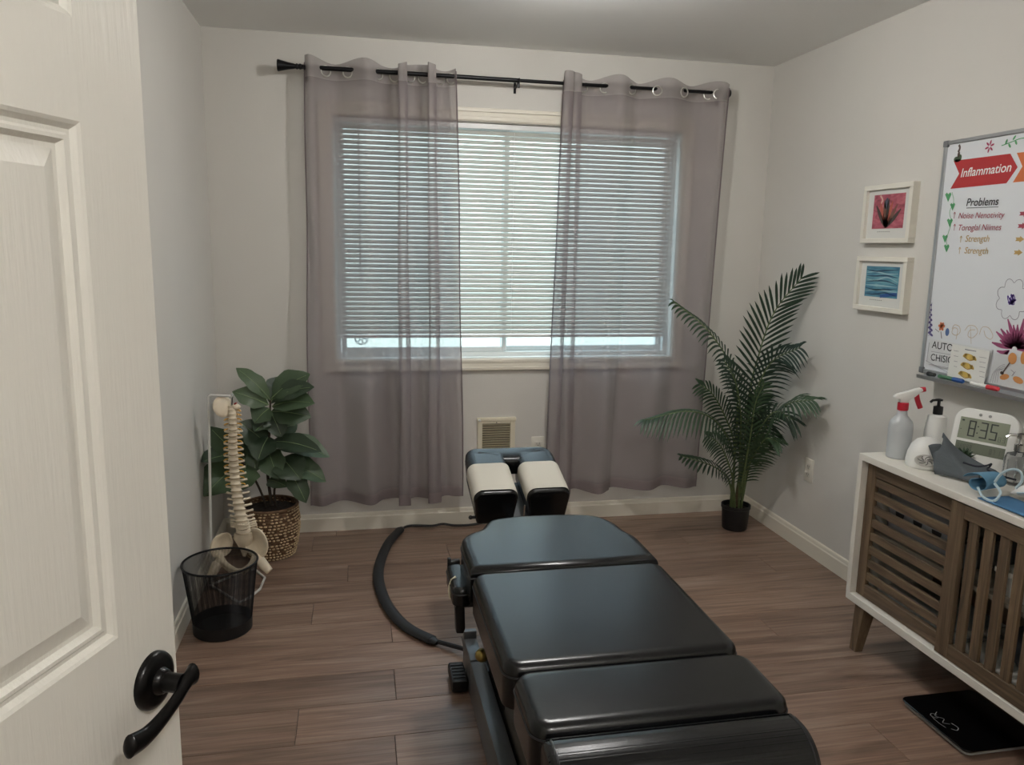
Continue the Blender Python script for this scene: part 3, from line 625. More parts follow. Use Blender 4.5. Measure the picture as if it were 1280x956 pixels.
# ------------------------------------------------------------------ palm
pm_ = empty('potted_palm', (2.665,-.285,0), 'tall green palm in a small black pot in the right corner', 'plant')
pc = Vector((2.665,-.285,0))
MB().lathe([(.062,0),(.066,.006),(.073,.115),(.077,.118),(.077,.135),(.071,.135),(.069,.11),(.01,.108)], pc, 36, capt=True).build('pot', mat('pot_black', (17,17,18), .5), pm_)
MB().lathe([(.069,.109),(.05,.118),(.004,.123)], pc, 24, capb=False).build('soil', M_soil, pm_)
M_palm = leaf_mat('palm_leaf', (46,64,52), (64,88,60)); M_stalk = mat('palm_stalk', (92,108,66), .55, var=.25, vscale=20)
def frond(pts, lmax, start, nl, droop=.25, spread=.9, nrm=(0,-1,0)):
    path = cr_spline(pts, 10); N = len(path)
    ln = [0]
    for i in range(1,N): ln.append(ln[-1]+(path[i]-path[i-1]).length)
    tot = ln[-1]
    def at(t):
        L_ = t*tot; i = max(k for k in range(N) if ln[k] <= L_+1e-9); i = min(i, N-2); q = (L_-ln[i])/(ln[i+1]-ln[i]); return path[i].lerp(path[i+1], min(1,q)), (path[i+1]-path[i]).normalized()
    st = MB().tube(path, [.0050*(1-.78*i/(N-1))+.0008 for i in range(N)], 7).build('stalk', M_stalk, pm_)
    lb = MB()
    for k in range(nl):
        t = start+(1-start)*(k/(nl-1))*.985; p, d = at(t); u = (t-start)/(1-start)
        n = Vector(nrm); n = (n-d*n.dot(d)).normalized(); s = d.cross(n)
        L_ = lmax*(math.sin(PI*min(.98,(.16+.74*u)))**.7); fwdk = .55+.9*u
        for sg in (-1,1):
            dr_ = (s*sg*spread+d*fwdk+n*.15).normalized(); L2 = L_*random.uniform(.9,1.08)
            wv = n.cross(dr_).normalized(); w0 = .0066
            prev = None; vs = []; fs = []
            for q in range(6):
                f_q = q/5; c = p+dr_*(L2*f_q)+Vector((0,0,-droop*L2*f_q*f_q)); hw = w0*(.45+1.5*f_q*(1-f_q)*1.6) if q < 5 else .0006
                c.x = min(c.x, XR-.016); c.y = min(c.y, -.03)
                vs += [c-wv*hw, c+n*hw*.35, c+wv*hw]
            for q in range(5):
                for a in (0,1): fs.append((q*3+a,q*3+a+1,q*3+a+4,q*3+a+3))
            lb.add(vs, fs)
    lb.build('frond', M_palm, pm_, ang=180)
def base_pt(k): a = 2*PI*k/9; return pc+Vector((.028*math.cos(a),.028*math.sin(a),.10))
def xp(x, y, v): p = atx(x,y,v); return p
frond([base_pt(1), aty(936,500,-.32), aty(948,445,-.36), aty(968,390,-.42), xp(1003,346,2.80)], .20, .45, 24, .10, .75, (-.5,-.85,.1))
frond([base_pt(4), aty(922,510,-.34), aty(912,455,-.38), aty(882,410,-.40), aty(842,377,-.42)], .12, .48, 26, .55, .75, (-.1,-.6,.8))
frond([base_pt(5), aty(917,570,-.34), aty(896,528,-.42), aty(860,514,-.50), aty(806,525,-.58)], .135, .42, 24, .75, .7, (-.1,-.55,.85))
frond([base_pt(6), aty(911,600,-.34), aty(900,588,-.40), aty(885,580,-.45), aty(852,570,-.50)], .085, .40, 14, .35, .8, (0,-.7,.7))
frond([base_pt(0), aty(940,570,-.34), aty(960,530,-.40), xp(985,505,2.74), xp(1016,500,2.79)], .19, .40, 26, .45, .8, (-.3,-.6,.75))
frond([base_pt(2), aty(933,540,-.32), aty(945,490,-.36), aty(965,452,-.42), xp(1000,434,2.78)], .19, .42, 26, .45, .8, (-.4,-.75,.4))
frond([base_pt(3), aty(918,560,-.30), aty(906,520,-.34), aty(890,492,-.38), aty(874,480,-.40)], .14, .40, 22, .35, .8, (0,-.9,.4))
frond([base_pt(7), aty(925,560,-.36), aty(926,520,-.42), aty(920,480,-.46), aty(905,450,-.48)], .16, .36, 26, .35, .85, (.1,-.9,.4))
frond([base_pt(8), aty(933,590,-.38), aty(945,565,-.44), aty(958,548,-.50), aty(972,552,-.56)], .14, .34, 22, .4, .8, (-.1,-.8,.55))
frond([base_pt(6), aty(916,600,-.38), aty(907,570,-.44), aty(897,553,-.48), aty(884,545,-.52)], .13, .36, 20, .35, .85, (.2,-.9,.35))
frond([base_pt(2), aty(930,580,-.28), aty(938,530,-.26), aty(946,505,-.27), aty(954,490,-.30)], .16, .40, 22, .4, .8, (-.2,-.85,.4))
frond([base_pt(1), aty(930,590,-.40), aty(938,545,-.46), aty(944,505,-.48), aty(955,480,-.50)], .13, .38, 20, .4, .8, (-.1,-.9,.3))
frond([base_pt(0), aty(934,575,-.36), aty(948,540,-.46), aty(968,515,-.54), aty(992,525,-.60)], .16, .38, 22, .5, .8, (-.2,-.7,.6))
MB().tube([pc+Vector((0,0,.10)), pc+Vector((.002,-.006,.19)), pc+Vector((.004,-.01,.24))], [.013,.010,.006], 10).build('trunk', mat('palm_trunk', (96,84,60), .8, var=.3, vscale=40), pm_)

# ------------------------------------------------------------------ spine model on its stand
SY = -.62
sp = empty('spine_model', (.15,SY,0), 'ivory anatomical spine and pelvis model on a white wire stand', 'anatomical model')
M_bone = mat('bone_ivory', (222,208,184), .5, var=.07, vscale=30); M_disc = mat('spinal_disc', (176,160,132), .5); M_nerve = mat('nerve_yellow', (208,160,72), .5); M_wire = mat('stand_white', (214,212,206), .4)
pxs = [(290,507),(291,530),(291,560),(293,590),(297,622),(302,650),(304,662)]
cl = cr_spline([aty(x,y,SY+dy) for (x,y),dy in zip(pxs,(.0,-.015,.005,.02,.0,-.025,-.02))], 10)
def cl_at(t): f = t*(len(cl)-1); i = min(int(f), len(cl)-2); return cl[i].lerp(cl[i+1], f-i)
for k in range(24):
    t = (k+.5)/24; c = cl_at(t); d = (cl_at(min(1,t+.02))-cl_at(max(0,t-.02))).normalized()
    lum = k/23; rb = .017+.014*lum; hh = .0085+.003*lum
    sx_, sy_ = Vector((1,0,0)), Vector((0,1,0)); R = Matrix((Vector((1,0,0)), d.cross(Vector((1,0,0))).normalized()*1, -d)).transposed()
    b = MB(); b.lathe([(rb,-hh),(rb*.8,-hh*.45),(rb*.78,hh*.35),(rb,hh)], c, 16, R, sy=.8)
    bkv = Vector((0,.02+.01*lum,0)); tp = rb*(1.75 if k < 19 else 1.7)
    for s_ in (-1,1):
        b.tube([c+Vector((s_*rb*.5,.012,0)), c+bkv*.8+Vector((s_*tp*.75,0,.001)), c+bkv+Vector((s_*tp,.002,.002))], [.006,.0045,.0055], 6)
    b.tube([c+bkv*.8, c+bkv*1.6+Vector((0,.006,-.008)), c+bkv*2.1+Vector((0,.01,-.018))], [.008,.006,.005], 6)
    v = b.build('vertebra', M_bone, sp, ang=50)
    if k < 23:
        t2 = (k+1)/24; c2 = cl_at(t2); MB().lathe([(rb*.80,-.0042),(rb*.84,0),(rb*.80,.0042)], c2, 14, R, sy=.8).build('disc', M_disc, sp)
    if k < 14:
        nb_ = MB()
        for s_ in (-1,1): nb_.tube([c+Vector((s_*rb*.6,.004,-.008)), c+Vector((s_*(rb+.010),.002,-.010)), c+Vector((s_*(rb+.016),-.003,-.014))], [.0035,.003,.0028], 6)
        nb_.build('nerve_root', M_nerve, sp)
# skull base plate, hook and pole
oc = aty(279,508,SY); b = MB(); Ro = Matrix.Rotation(.5,3,'Z') @ Matrix.Rotation(1.25,3,'X')
b.ball(oc, (.044,.046,.012), 10, Ro); b.ball(oc+Vector((.05,.004,-.004)), (.018,.02,.014), 8)
b.build('skull_base', M_bone, sp, ang=60)
MB().tube([oc+Vector((.047,-.014,.012)), oc+Vector((.056,-.018,.018))], .004, 6).build('artery', mat('artery_red', (168,60,48), .5), sp)
pt = aty(260.5,494,SY); pbm = Vector((.042,-.615,.006)); hk = aty(289,495,SY)
MB().tube([pbm, pbm.lerp(pt,.5), pt+Vector((0,0,-.006)), pt+Vector((.006,0,.0)), hk+Vector((-.006,0,.0)), hk], .0055, 8).build('pole', M_wire, sp)
MB().tube([hk+Vector((0,0,.008)), hk+Vector((.006,0,.0)), hk+Vector((.002,0,-.01)), hk+Vector((.0,-.0,-.05))], .004, 8).build('hook', M_chrome, sp)
lp = [atz(x,y,.006) for x,y in ((263,731),(285,722),(306,713),(318,711),(331,722),(325,736),(313,746),(299,753),(281,742))]
lp = [Vector((max(v.x,.02),v.y,v.z)) for v in lp]
MB().tube(lp, .0055, 8, True).build('base_wire', M_wire, sp)
MB().tube([pbm+Vector((0,0,-.003)), lp[0]], .0055, 8).build('base_link', M_wire, sp)
# sacrum, hip bones, thigh stubs
sc_ = aty(304,672,SY); b = MB()
b.tube([sc_+Vector((0,0,.022)), sc_, sc_+Vector((0,.018,-.035)), sc_+Vector((0,.028,-.065)), sc_+Vector((0,.012,-.09))], [.036,.042,.030,.018,.006], 12, flat=.5, up=(0,1,0))
b.build('sacrum', M_bone, sp, ang=60)
def bone_plate(name, outline, centre, dish, m=5):
    O = cr_spline([aty(x,y,SY+dy) for x,y,dy in outline]+[aty(outline[0][0],outline[0][1],SY+outline[0][2])], 4)[:-1]; C_ = aty(*centre[:2], SY+centre[2]); n = len(O); vs = [C_+Vector((0,dish,0))]; fs = []
    for j in range(1, m+1):
        t = j/m
        for p in O: vs.append(C_.lerp(p, t)+Vector((0, dish*(1-t*t), 0)))
    for k in range(n): fs.append((0,1+k,1+(k+1)%n))
    for j in range(m-1):
        for k in range(n): fs.append((1+j*n+k,1+j*n+(k+1)%n,1+(j+1)*n+(k+1)%n,1+(j+1)*n+k))
    o = MB().add(vs, fs).build(name, M_bone, sp, ang=180); md = o.modifiers.new('thickness', 'SOLIDIFY'); md.thickness = .009; md.offset = 0
    MB().tube(O, .006, 6, True).build('crest', M_bone, o); return o
bone_plate('hip_bone', [(305,676,.02),(308,667,.02),(316,661,.0),(326,664,-.02),(333,676,-.035),(333,688,-.035),(327,696,-.03),(317,693,-.02),(309,687,.0)], (318,679,-.005), .022)
bone_plate('hip_bone', [(290,677,.02),(286,668,.02),(278,668,.0),(268,674,-.02),(264,686,-.03),(268,695,-.03),(278,695,-.02),(287,688,.0)], (278,682,-.005), .02)
ring = cr_spline([aty(320,692,SY-.03), aty(316,702,SY-.05), aty(308,710,SY-.07), aty(298,713,SY-.08), aty(288,709,SY-.07), aty(279,702,SY-.05), aty(274,693,SY-.03)], 6)
MB().tube(ring, [.017-.008*math.sin(PI*i/(len(ring)-1)) for i in range(len(ring))], 10).build('pubic_arch', M_bone, sp, ang=60)
for sgn, h0_, h1_ in ((1, (321,700), (337,714)), (-1, (275,702), (263,721))):
    a_, b_2 = aty(*h0_, SY-.04), aty(*h1_, SY-.07); b_2.z = max(b_2.z, .018); b_2.x = max(b_2.x, .03)
    fe = MB(); fe.ball(a_, .023, 8); fe.tube([a_, a_.lerp(b_2,.35)+Vector((0,0,.012)), a_.lerp(b_2,.65)+Vector((0,0,.004)), b_2], [.014,.022,.020,.0165], 12)
    fe.build('thigh_bone', M_bone, sp, ang=60)
    i0 = aty(h0_[0]-sgn*6, h0_[1]+6, SY-.01); i0.z = max(i0.z, .03)
    MB().tube(cr_spline([a_+Vector((-sgn*.01,.02,-.005)), i0, aty(298+sgn*6,716,SY-.06)], 5), .0095, 8).build('seat_bone', M_bone, sp)

# ------------------------------------------------------------------ wire mesh waste basket
wc_ = Vector((.152,-1.02,0)); wh = .275
wbk = empty('waste_basket', wc_, 'round black wire mesh waste basket beside the open door', 'waste basket')
r0, r1 = .108, .136
nw = 210; ms = MB()
for k in range(nw):
    a = 2*PI*k/nw; ca, sa = math.cos(a), math.sin(a); tv = Vector((-sa,ca,0)); rv = Vector((ca,sa,0)); hw = .00062
    p0 = wc_+rv*r0+Vector((0,0,.045)); p1 = wc_+rv*r1+Vector((0,0,wh))
    ms.add([p0-tv*hw,p0+rv*hw,p0+tv*hw,p1-tv*hw,p1+rv*hw,p1+tv*hw], [(0,1,4,3),(1,2,5,4),(2,0,3,5)])
nr_ = 64
for j in range(nr_):
    z = .045+(wh-.045)*j/nr_; r = r0+(r1-r0)*(z-.045)/(wh-.045); hw = .00062; n = 56
    vs = []; fs = []
    for k in range(n):
        a = 2*PI*k/n; rv = Vector((math.cos(a),math.sin(a),0)); c = wc_+rv*r+Vector((0,0,z)); vs += [c+Vector((0,0,hw)), c+rv*hw, c-Vector((0,0,hw))]
    for k in range(n):
        q = (k+1)%n
        for a in range(3): fs.append((k*3+a,k*3+(a+1)%3,q*3+(a+1)%3,q*3+a))
    ms.add(vs, fs)
mo = ms.build('mesh_wall', M_black, wbk, smooth=False); mo['kind'] = 'stuff'
MB().torus(wc_+Vector((0,0,wh)), (0,0,1), r1, .0045, 56, 8).build('rim', M_black, wbk)
MB().lathe([(r0-.004,0),(r0,.004),(r0+.001,.048),(r0-.001,.048),(r0-.003,.012),(.01,.012)], wc_, 56).build('base_cup', mat('basket_black', (14,14,15), .5), wbk)

# ------------------------------------------------------------------ framed prints
def art_mat(name, cols, scale, dist, rot, stretch):
    m = bpy.data.materials.new(name); m.use_nodes = True; nt = m.node_tree; b = nt.nodes['Principled BSDF']; L = nt.links.new
    tc = nt.nodes.new('ShaderNodeTexCoord'); mp = nt.nodes.new('ShaderNodeMapping'); mp.inputs['Rotation'].default_value = rot; mp.inputs['Scale'].default_value = stretch; L(tc.outputs['Object'], mp.inputs[0])
    n = nt.nodes.new('ShaderNodeTexNoise'); n.inputs['Scale'].default_value = scale; n.inputs['Detail'].default_value = 4; n.inputs['Distortion'].default_value = dist; L(mp.outputs[0], n.inputs['Vector'])
    r = nt.nodes.new('ShaderNodeValToRGB'); L(n.outputs['Fac'], r.inputs[0]); e = r.color_ramp.elements; e[0].position = .28; e[0].color = (*s2l(cols[0]),1); e[1].position = .75; e[1].color = (*s2l(cols[-1]),1)
    for i, c in enumerate(cols[1:-1]): q = e.new(.28+.47*(i+1)/(len(cols)-1)); q.color = (*s2l(c),1)
    L(r.outputs[0], b.inputs['Base Color']); b.inputs['Roughness'].default_value = .5; return m
M_frame = mat('frame_white', (226,222,210), .45); M_mat = mat('mat_board', (214,214,208), .7)
def flat_x(mb, x, name, m, parent, th=.0006):
    """mb holds flat shapes in (u right, v up); stand them on a wall that faces -x at depth x, u -> -y"""
    vs = [Vector((x, -v.x, v.y)) for v in mb.v]; n = len(vs)
    fs = [tuple(f) for f in mb.f]
    return MB().add(vs, fs).build(name, m, parent, smooth=False)
def poly(*pts): return MB().add([Vector((p[0],p[1],0)) for p in pts], [tuple(range(len(pts)))])
def stroke(pts, w_, n=5, wt=None):                                    # flat ribbon in (u,v)
    P = cr_spline([(p[0],p[1],0) for p in pts], n) if len(pts) > 2 else [Vector((p[0],p[1],0)) for p in pts]
    vs = []; fs = []; N = len(P)
    for i, p in enumerate(P):
        d = (P[min(i+1,N-1)]-P[max(i-1,0)]).normalized(); s = Vector((-d.y,d.x,0)); k = w_*.5*(1 if wt is None else wt(i/(N-1)))
        vs += [p-s*k, p+s*k]
    for i in range(N-1): fs.append((2*i,2*i+1,2*i+3,2*i+2))
    return MB().add(vs, fs)
def blob(u, v, ru, rv, n=14, rot=0):
    return poly(*[(u+ru*math.cos(2*PI*k/n)*math.cos(rot)-rv*math.sin(2*PI*k/n)*math.sin(rot), v+ru*math.cos(2*PI*k/n)*math.sin(rot)+rv*math.sin(2*PI*k/n)*math.cos(rot)) for k in range(n)])
def join(*ms):
    o = MB()
    for m in ms: o.add(m.v, m.f)
    return o
def picture(y0, y1, z0, z1, pm, label, strokes):
    t = empty('picture_frame', (XR,(y0+y1)/2,z0), label, 'picture', 'framed prints on the right wall'); fwd = .03; dx = .032; fwx = .020
    f = MB(); f.box(XR-dx,XR,y0,y1,z1-fwx,z1,bev=.0015,seg=1); f.box(XR-dx,XR,y0,y1,z0,z0+fwx,bev=.0015,seg=1); f.box(XR-dx,XR,y0,y0+fwx,z0+fwx,z1-fwx); f.box(XR-dx,XR,y1-fwx,y1,z0+fwx,z1-fwx)
    f.build('frame', M_frame, t, smooth=False)
    B(XR-.018,XR-.004,y0+fwx,y1-fwx,z0+fwx,z1-fwx).build('mat_board', M_mat, t, smooth=False)
    a0, a1 = y0+.056, y1-.056; b0, b1 = z0+.060, z1-.040
    pr = B(XR-.0188,XR-.018,a0,a1,b0,b1).build('print', pm, t, smooth=False)
    for nm, c, mb in strokes(-a1, b0, a1-a0, b1-b0): flat_x(mb, XR-.0194, 'brush_stroke', mat(nm, c, .5), pr)
    cap = join(*[poly((-a1+(.04+.012*k)*1,b0-.014),(-a1+(.046+.012*k),b0-.014),(-a1+.046+.012*k,b0-.0115),(-a1+.04+.012*k,b0-.0115)) for k in range(7)])
    flat_x(cap, XR-.0194, 'caption', mat('caption_grey', (90,88,84), .6), t)
def st_pink(u, v, w_, h_):
    out = []
    for k,(a,b,c) in enumerate(((.1,.75,.30),(.22,.85,.4),(.35,.9,.45),(.5,.95,.5),(.62,.85,.52),(.78,.75,.5),(.9,.6,.55))):
        out.append(stroke([(u+w_*.45,v+h_*.02),(u+w_*(.45+(a-.45)*.5),v+h_*b*.45),(u+w_*a,v+h_*b*.92)], .012, 6, lambda t: .4+1.2*math.sin(PI*t)))
    return [('stroke_dark', (70,58,52), join(*out[0:7:3])), ('stroke_rust', (168,84,66), join(*out[1:7:3])), ('stroke_brown', (112,74,60), join(*out[2:7:3])), ('stroke_pale', (206,176,160), stroke([(u+w_*.2,v+h_*.98),(u+w_*.28,v+h_*.85),(u+w_*.24,v+h_*.74)], .008, 5)), ('stroke_slate', (84,84,96), stroke([(u+w_*.44,v+h_*.9),(u+w_*.42,v+h_*.72),(u+w_*.43,v+h_*.55)], .02, 5, lambda t: .3+math.sin(PI*t)))]
def st_blue(u, v, w_, h_):
    lt, dk = [], []
    for k in range(9):
        zz = .08+.1*k; q = stroke([(u+.004,v+h_*zz),(u+w_*.3,v+h_*(zz+.05*math.sin(k*2.1))),(u+w_*.65,v+h_*(zz+.03+.05*math.cos(k*1.3))),(u+w_-.004,v+h_*min(.97,zz-.02+.04*math.sin(k)))], .005, 6, lambda t: .3+.9*math.sin(PI*t)); (lt if k % 2 else dk).append(q)
    return [('wave_light', (150,182,190), join(*lt)), ('wave_dark', (34,66,92), join(*dk)), ('wave_deep', (40,80,140), stroke([(u+w_*.5,v+h_*.04),(u+w_*.75,v+h_*.10),(u+w_*.99,v+h_*.14)], .014, 6))]
M_pink = art_mat('print_pink', [(118,58,64),(158,76,90),(176,92,104),(190,116,122)], 26, 1.4, (0.6,0,0), (1,.6,1.6)); M_blue = art_mat('print_blue', [(36,78,104),(70,124,146),(96,148,162),(132,176,184)], 20, 1.2, (0,0,0), (1,.35,2.2))
picture(-1.203,-.897,1.519,1.759, M_pink, 'upper white framed print of a pink and rust abstract painting', st_pink)
picture(-1.212,-.890,1.234,1.463, M_blue, 'lower white framed print of blue wavy lines', st_blue)

# ------------------------------------------------------------------ whiteboard
wy0, wz0, wz1, wlen = -1.332, 1.021, 1.892, 1.18
WXs = XR-.016
bd = empty('whiteboard', (XR,wy0-wlen/2,wz0), 'large whiteboard with coloured marker drawings and a red arrow banner', 'whiteboard')
B(WXs,XR-.003,wy0-wlen+.01,wy0-.01,wz0+.01,wz1-.01).build('writing_surface', mat('whiteboard_white', (222,225,228), .22), bd, smooth=False)
M_alu = mat('aluminium', (176,178,180), .35, .8)
for a in ((wy0-.016,wy0,wz0,wz1),(wy0-wlen,wy0-wlen+.016,wz0,wz1),(wy0-wlen+.016,wy0-.016,wz1-.014,wz1),(wy0-wlen+.016,wy0-.016,wz0,wz0+.016)):
    B(XR-.022,XR,*a,bev=.002,seg=1).build('frame_rail', M_alu, bd, ang=30)
M_corner = mat('corner_cap', (110,112,114), .5)
for yy in (wy0-.022, wy0-wlen-.002):
    for zz in (wz0-.002, wz1-.022): B(XR-.025,XR,yy,yy+.024,zz,zz+.024,bev=.004).build('corner_cap', M_corner, bd)
MB().prism([(XR-.02,wy0-.06,wz0+.004),(XR-.075,wy0-.06,wz0-.006),(XR-.078,wy0-.06,wz0+.003),(XR-.082,wy0-.06,wz0+.003),(XR-.080,wy0-.06,wz0-.012),(XR,wy0-.06,wz0-.010),(XR,wy0-.06,wz0+.004)], (0,-wlen+.12,0)).build('tray', M_alu, bd, ang=30)
XS = WXs-.0008
def uv(x, y): p = atx(x, y, XS); return (-p.y, p.z)
def mk(name, rgb): return mat(name, rgb, .5)
def draw(mb, name, m, parent=bd, dx=0): return flat_x(mb, XS-dx, name, m, parent)
banner = poly(uv(1192,201),uv(1263,192),uv(1272,209),uv(1258,229),uv(1188,236),uv(1199,217)); bn = draw(banner, 'banner', mk('banner_red', (176,44,46)))
def text_at(s, x, y, x2, y2, m, name, parent=bd, bold=0, shear=0, dx=.0008, size=.05):
    a = uv(x,y); b = uv(x2,y2); mb = fit(text_mesh(s, size, shear, bold), math.hypot(b[0]-a[0], b[1]-a[1])); an = math.atan2(b[1]-a[1], b[0]-a[0])
    mb.v = [Vector((a[0]+v.x*math.cos(an)-v.y*math.sin(an), a[1]+v.x*math.sin(an)+v.y*math.cos(an), 0)) for v in mb.v]
    return draw(mb, name, m, parent, dx)
text_at('Inflammation', 1201,221.5, 1264,214, mk('ink_white', (236,236,232)), 'lettering', bn, .0006, .18)
B2 = poly(uv(1271,191),uv(1345,183),uv(1354,201),uv(1340,221),uv(1266,228),uv(1278,208)); draw(B2, 'banner', mk('banner_orange', (206,110,60)))
ink_k, ink_r, ink_t = mk('ink_black', (38,38,42)), mk('ink_red', (156,62,78)), mk('ink_tan', (190,158,98))
text_at('Problems', 1208,257.5, 1248,256, ink_k, 'lettering', bold=.0005, shear=.15)
draw(stroke([uv(1208,260),uv(1248,258.5)], .0022), 'underline', ink_k)
text_at('Noise Nenotivity', 1198,273, 1255.5,272, ink_r, 'lettering', shear=.2)
text_at('Toroglal Niimes', 1198,288, 1251.5,287.5, ink_r, 'lettering', shear=.2)
text_at('Strength', 1206.5,302, 1236.5,302, ink_t, 'lettering', shear=.2)
text_at('Strength', 1205.5,316.5, 1235,317.5, ink_t, 'lettering', shear=.2)
for (x,y,m) in ((1193,269,ink_r),(1193,284,ink_r),(1201,299,ink_t),(1199.5,313,ink_t)):
    u_, v_ = uv(x,y); draw(join(stroke([(u_,v_-.012),(u_,v_+.012)], .002), stroke([(u_-.005,v_+.004),(u_,v_+.012),(u_+.005,v_+.004)], .002, 2)), 'bullet_arrow', m)
for (x,y,m) in ((1276,267,ink_r),(1274,282.5,ink_r),(1271,299,ink_t),(1269,315.5,ink_t)):
    u_, v_ = uv(x,y); draw(poly((u_-.006,v_-.006),(u_+.012,v_-.006),(u_+.012,v_-.011),(u_+.03,v_),(u_+.012,v_+.011),(u_+.012,v_+.006),(u_-.006,v_+.006),(u_-.001,v_)), 'arrow_mark', m)
# vine, sprigs and flowers
gr = mk('marker_green', (84,158,104)); gd = mk('marker_dark_green', (76,96,72)); mg = mk('marker_magenta', (164,56,92)); pu = mk('marker_violet', (88,76,128)); orr = mk('marker_orange', (216,124,84)); blu = mk('marker_blue', (92,116,164)); tn = mk('marker_tan', (188,160,118)); lg = mk('marker_grey', (120,116,128)); br = mk('marker_brown', (92,76,70))
vine = join(stroke([uv(1190,240),uv(1192,252),uv(1187,265),uv(1189,278),uv(1185,292),uv(1183,300),uv(1185,311)], .0022))
draw(vine, 'vine_stem', gr)
for x,y,r in ((1185,246,.016),(1190.5,258,.013),(1187,278,.015),(1181,298,.014),(1183,310,.014)):
    u_,v_ = uv(x,y); draw(poly((u_-r,v_+r*.6),(u_-r*.5,v_+r),(u_,v_+r*.6),(u_+r*.6,v_+r),(u_+r,v_+r*.5),(u_+r*.2,v_-r*1.2)), 'vine_leaf', gr)
u_,v_ = uv(1198,188); draw(join(stroke([(u_,v_+.02),(u_+.006,v_+.008),(u_,v_-.006)], .009), blob(u_+.004,v_-.016,.006,.012)), 'sprig', br)
draw(join(blob(u_-.006,v_-.03,.012,.009), blob(u_+.012,v_-.026,.008,.011), blob(u_+.002,v_-.036,.014,.006)), 'sprig_leaf', gd)
u_,v_ = uv(1237,183); draw(join(*[blob(u_+.012*math.cos(a),v_+.013*math.sin(a),.009,.0035,10,a) for a in [k*PI/3+.3 for k in range(6)]]), 'flower', mg)
draw(join(stroke([uv(1252,182),uv(1263,178),uv(1276,173),uv(1290,172)], .003), *[blob(*uv(x,y),.009,.004,10,r) for x,y,r in ((1258,177,1.2),(1262,182,-.9),(1270,178,-1),(1268,172,.9))]), 'sprig', gr)
draw(join(*[blob(*uv(1163+(i%2)*2-1,378+i*3.1),.003+.0006*i,.005,8,.4*(-1)**i) for i in range(14)], stroke([uv(1165,378),uv(1161,420)], .002)), 'lavender', pu)
draw(join(stroke([uv(1177,423),uv(1176,414)], .003), stroke([uv(1174,415),uv(1169,411)], .002)), 'flower_stem', br)
draw(join(*[blob(uv(1177,408)[0]+.009*math.cos(a),uv(1177,408)[1]+.009*math.sin(a),.009,.006,10,a) for a in (0.2,1.1,2,3,4.2,5.3)]), 'flower', orr)
draw(blob(*uv(1184,415),.010,.015), 'flower', blu)
draw(join(stroke([uv(1190,411),uv(1193,406),uv(1199,408),uv(1200,415),uv(1195,419),uv(1190,416),uv(1192,410),uv(1197,412),uv(1195,424)], .0018)), 'outline_flower', tn)
draw(join(stroke([uv(1206,413),uv(1211,407),uv(1219,408),uv(1222,415),uv(1216,422),uv(1210,420),uv(1212,413),uv(1219,412)], .0016), stroke([uv(1224,418),uv(1228,409),uv(1236,410),uv(1241,419),uv(1238,424),uv(1232,420),uv(1230,413)], .0016), stroke([uv(1213,408),uv(1214,430)], .0014)), 'outline_flower', tn)
cc = uv(1265,374); pts = []
for k in range(8):
    a0 = 2*PI*k/8; 
    for j in range(6):
        a = a0+2*PI/8*j/6; r = .052+.016*math.sin(PI*j/6); pts.append((cc[0]+r*math.cos(a), cc[1]+r*1.05*math.sin(a)))
draw(stroke(pts+[pts[0]], .0018, 2), 'outline_flower', lg)
random.seed(3); draw(stroke([(cc[0]+random.uniform(-.018,.018)-.002, cc[1]+random.uniform(-.02,.018)) for _ in range(26)], .0035, 4), 'scribble', mk('marker_purple', (98,72,158)))
fc = uv(1268,436)
draw(join(*[stroke([(fc[0]+.01*math.cos(a),fc[1]+.008*math.sin(a)),(fc[0]+L_*.6*math.cos(a-.08),fc[1]+L_*.6*math.sin(a)),(fc[0]+L_*math.cos(a),fc[1]+L_*math.sin(a)+.004)], .014, 5, lambda t: .35+.75*math.sin(PI*min(1,t*1.05))) for a,L_ in [(PI*(.02+.96*k/14),.085+.018*math.sin(k*2.3)) for k in range(15)]], *[stroke([(fc[0]-.02,fc[1]-.008),(fc[0]-.045,fc[1]-.018-.012*k),(fc[0]-.072,fc[1]-.016-.02*k)], .011, 4, lambda t: .4+.7*math.sin(PI*t)) for k in range(3)]), 'flower', mk('marker_plum', (150,70,108)))

# sheets of paper standing in the tray
def sheet_on_board(quad, label, lift, thick=.0012, rgb=(216,216,212)):
    P = [uv(*q) for q in quad]; t = empty('paper_sheet', (XS-lift, -sum(p[0] for p in P)/4, min(p[1] for p in P)), label, 'paper', 'papers leaning on the whiteboard')
    x = XS-lift; MB().prism([(x,-p[0],p[1]) for p in P], (thick,0,0)).build('sheet', mat('sheet_%d' % rgb[0], rgb, .6), t, smooth=False)
    return t, lift+.0008
s1_, l1 = sheet_on_board(((1163,423),(1242,437),(1234,472),(1159,455)), 'printed paper reading AUTO CHISIC leaning on the whiteboard', .004, rgb=(212,214,214))
text_at('AUTO-', 1166,434.5, 1195,440, ink_k, 'lettering', s1_, .0002, 0, l1); text_at('CHISIC', 1164.5,450, 1191.5,454.5, ink_k, 'lettering', s1_, .0002, 0, l1)
draw(join(stroke([uv(1165,439),uv(1205,446)], .0012), stroke([uv(1162,455),uv(1188,460)], .0012), stroke([uv(1163,428),uv(1160,451)], .0016), stroke([uv(1158.5,450.5),uv(1187,466)], .0012)), 'ruled_line', lg, s1_, l1)
s2_, l2 = sheet_on_board(((1194,430),(1241,439),(1233,481),(1187,471)), 'white card with stacked yellow vertebrae drawing leaning on the whiteboard', .012, rgb=(226,226,220))
ye, yd = mk('vertebra_yellow', (214,182,96)), mk('vertebra_ochre', (180,142,70))
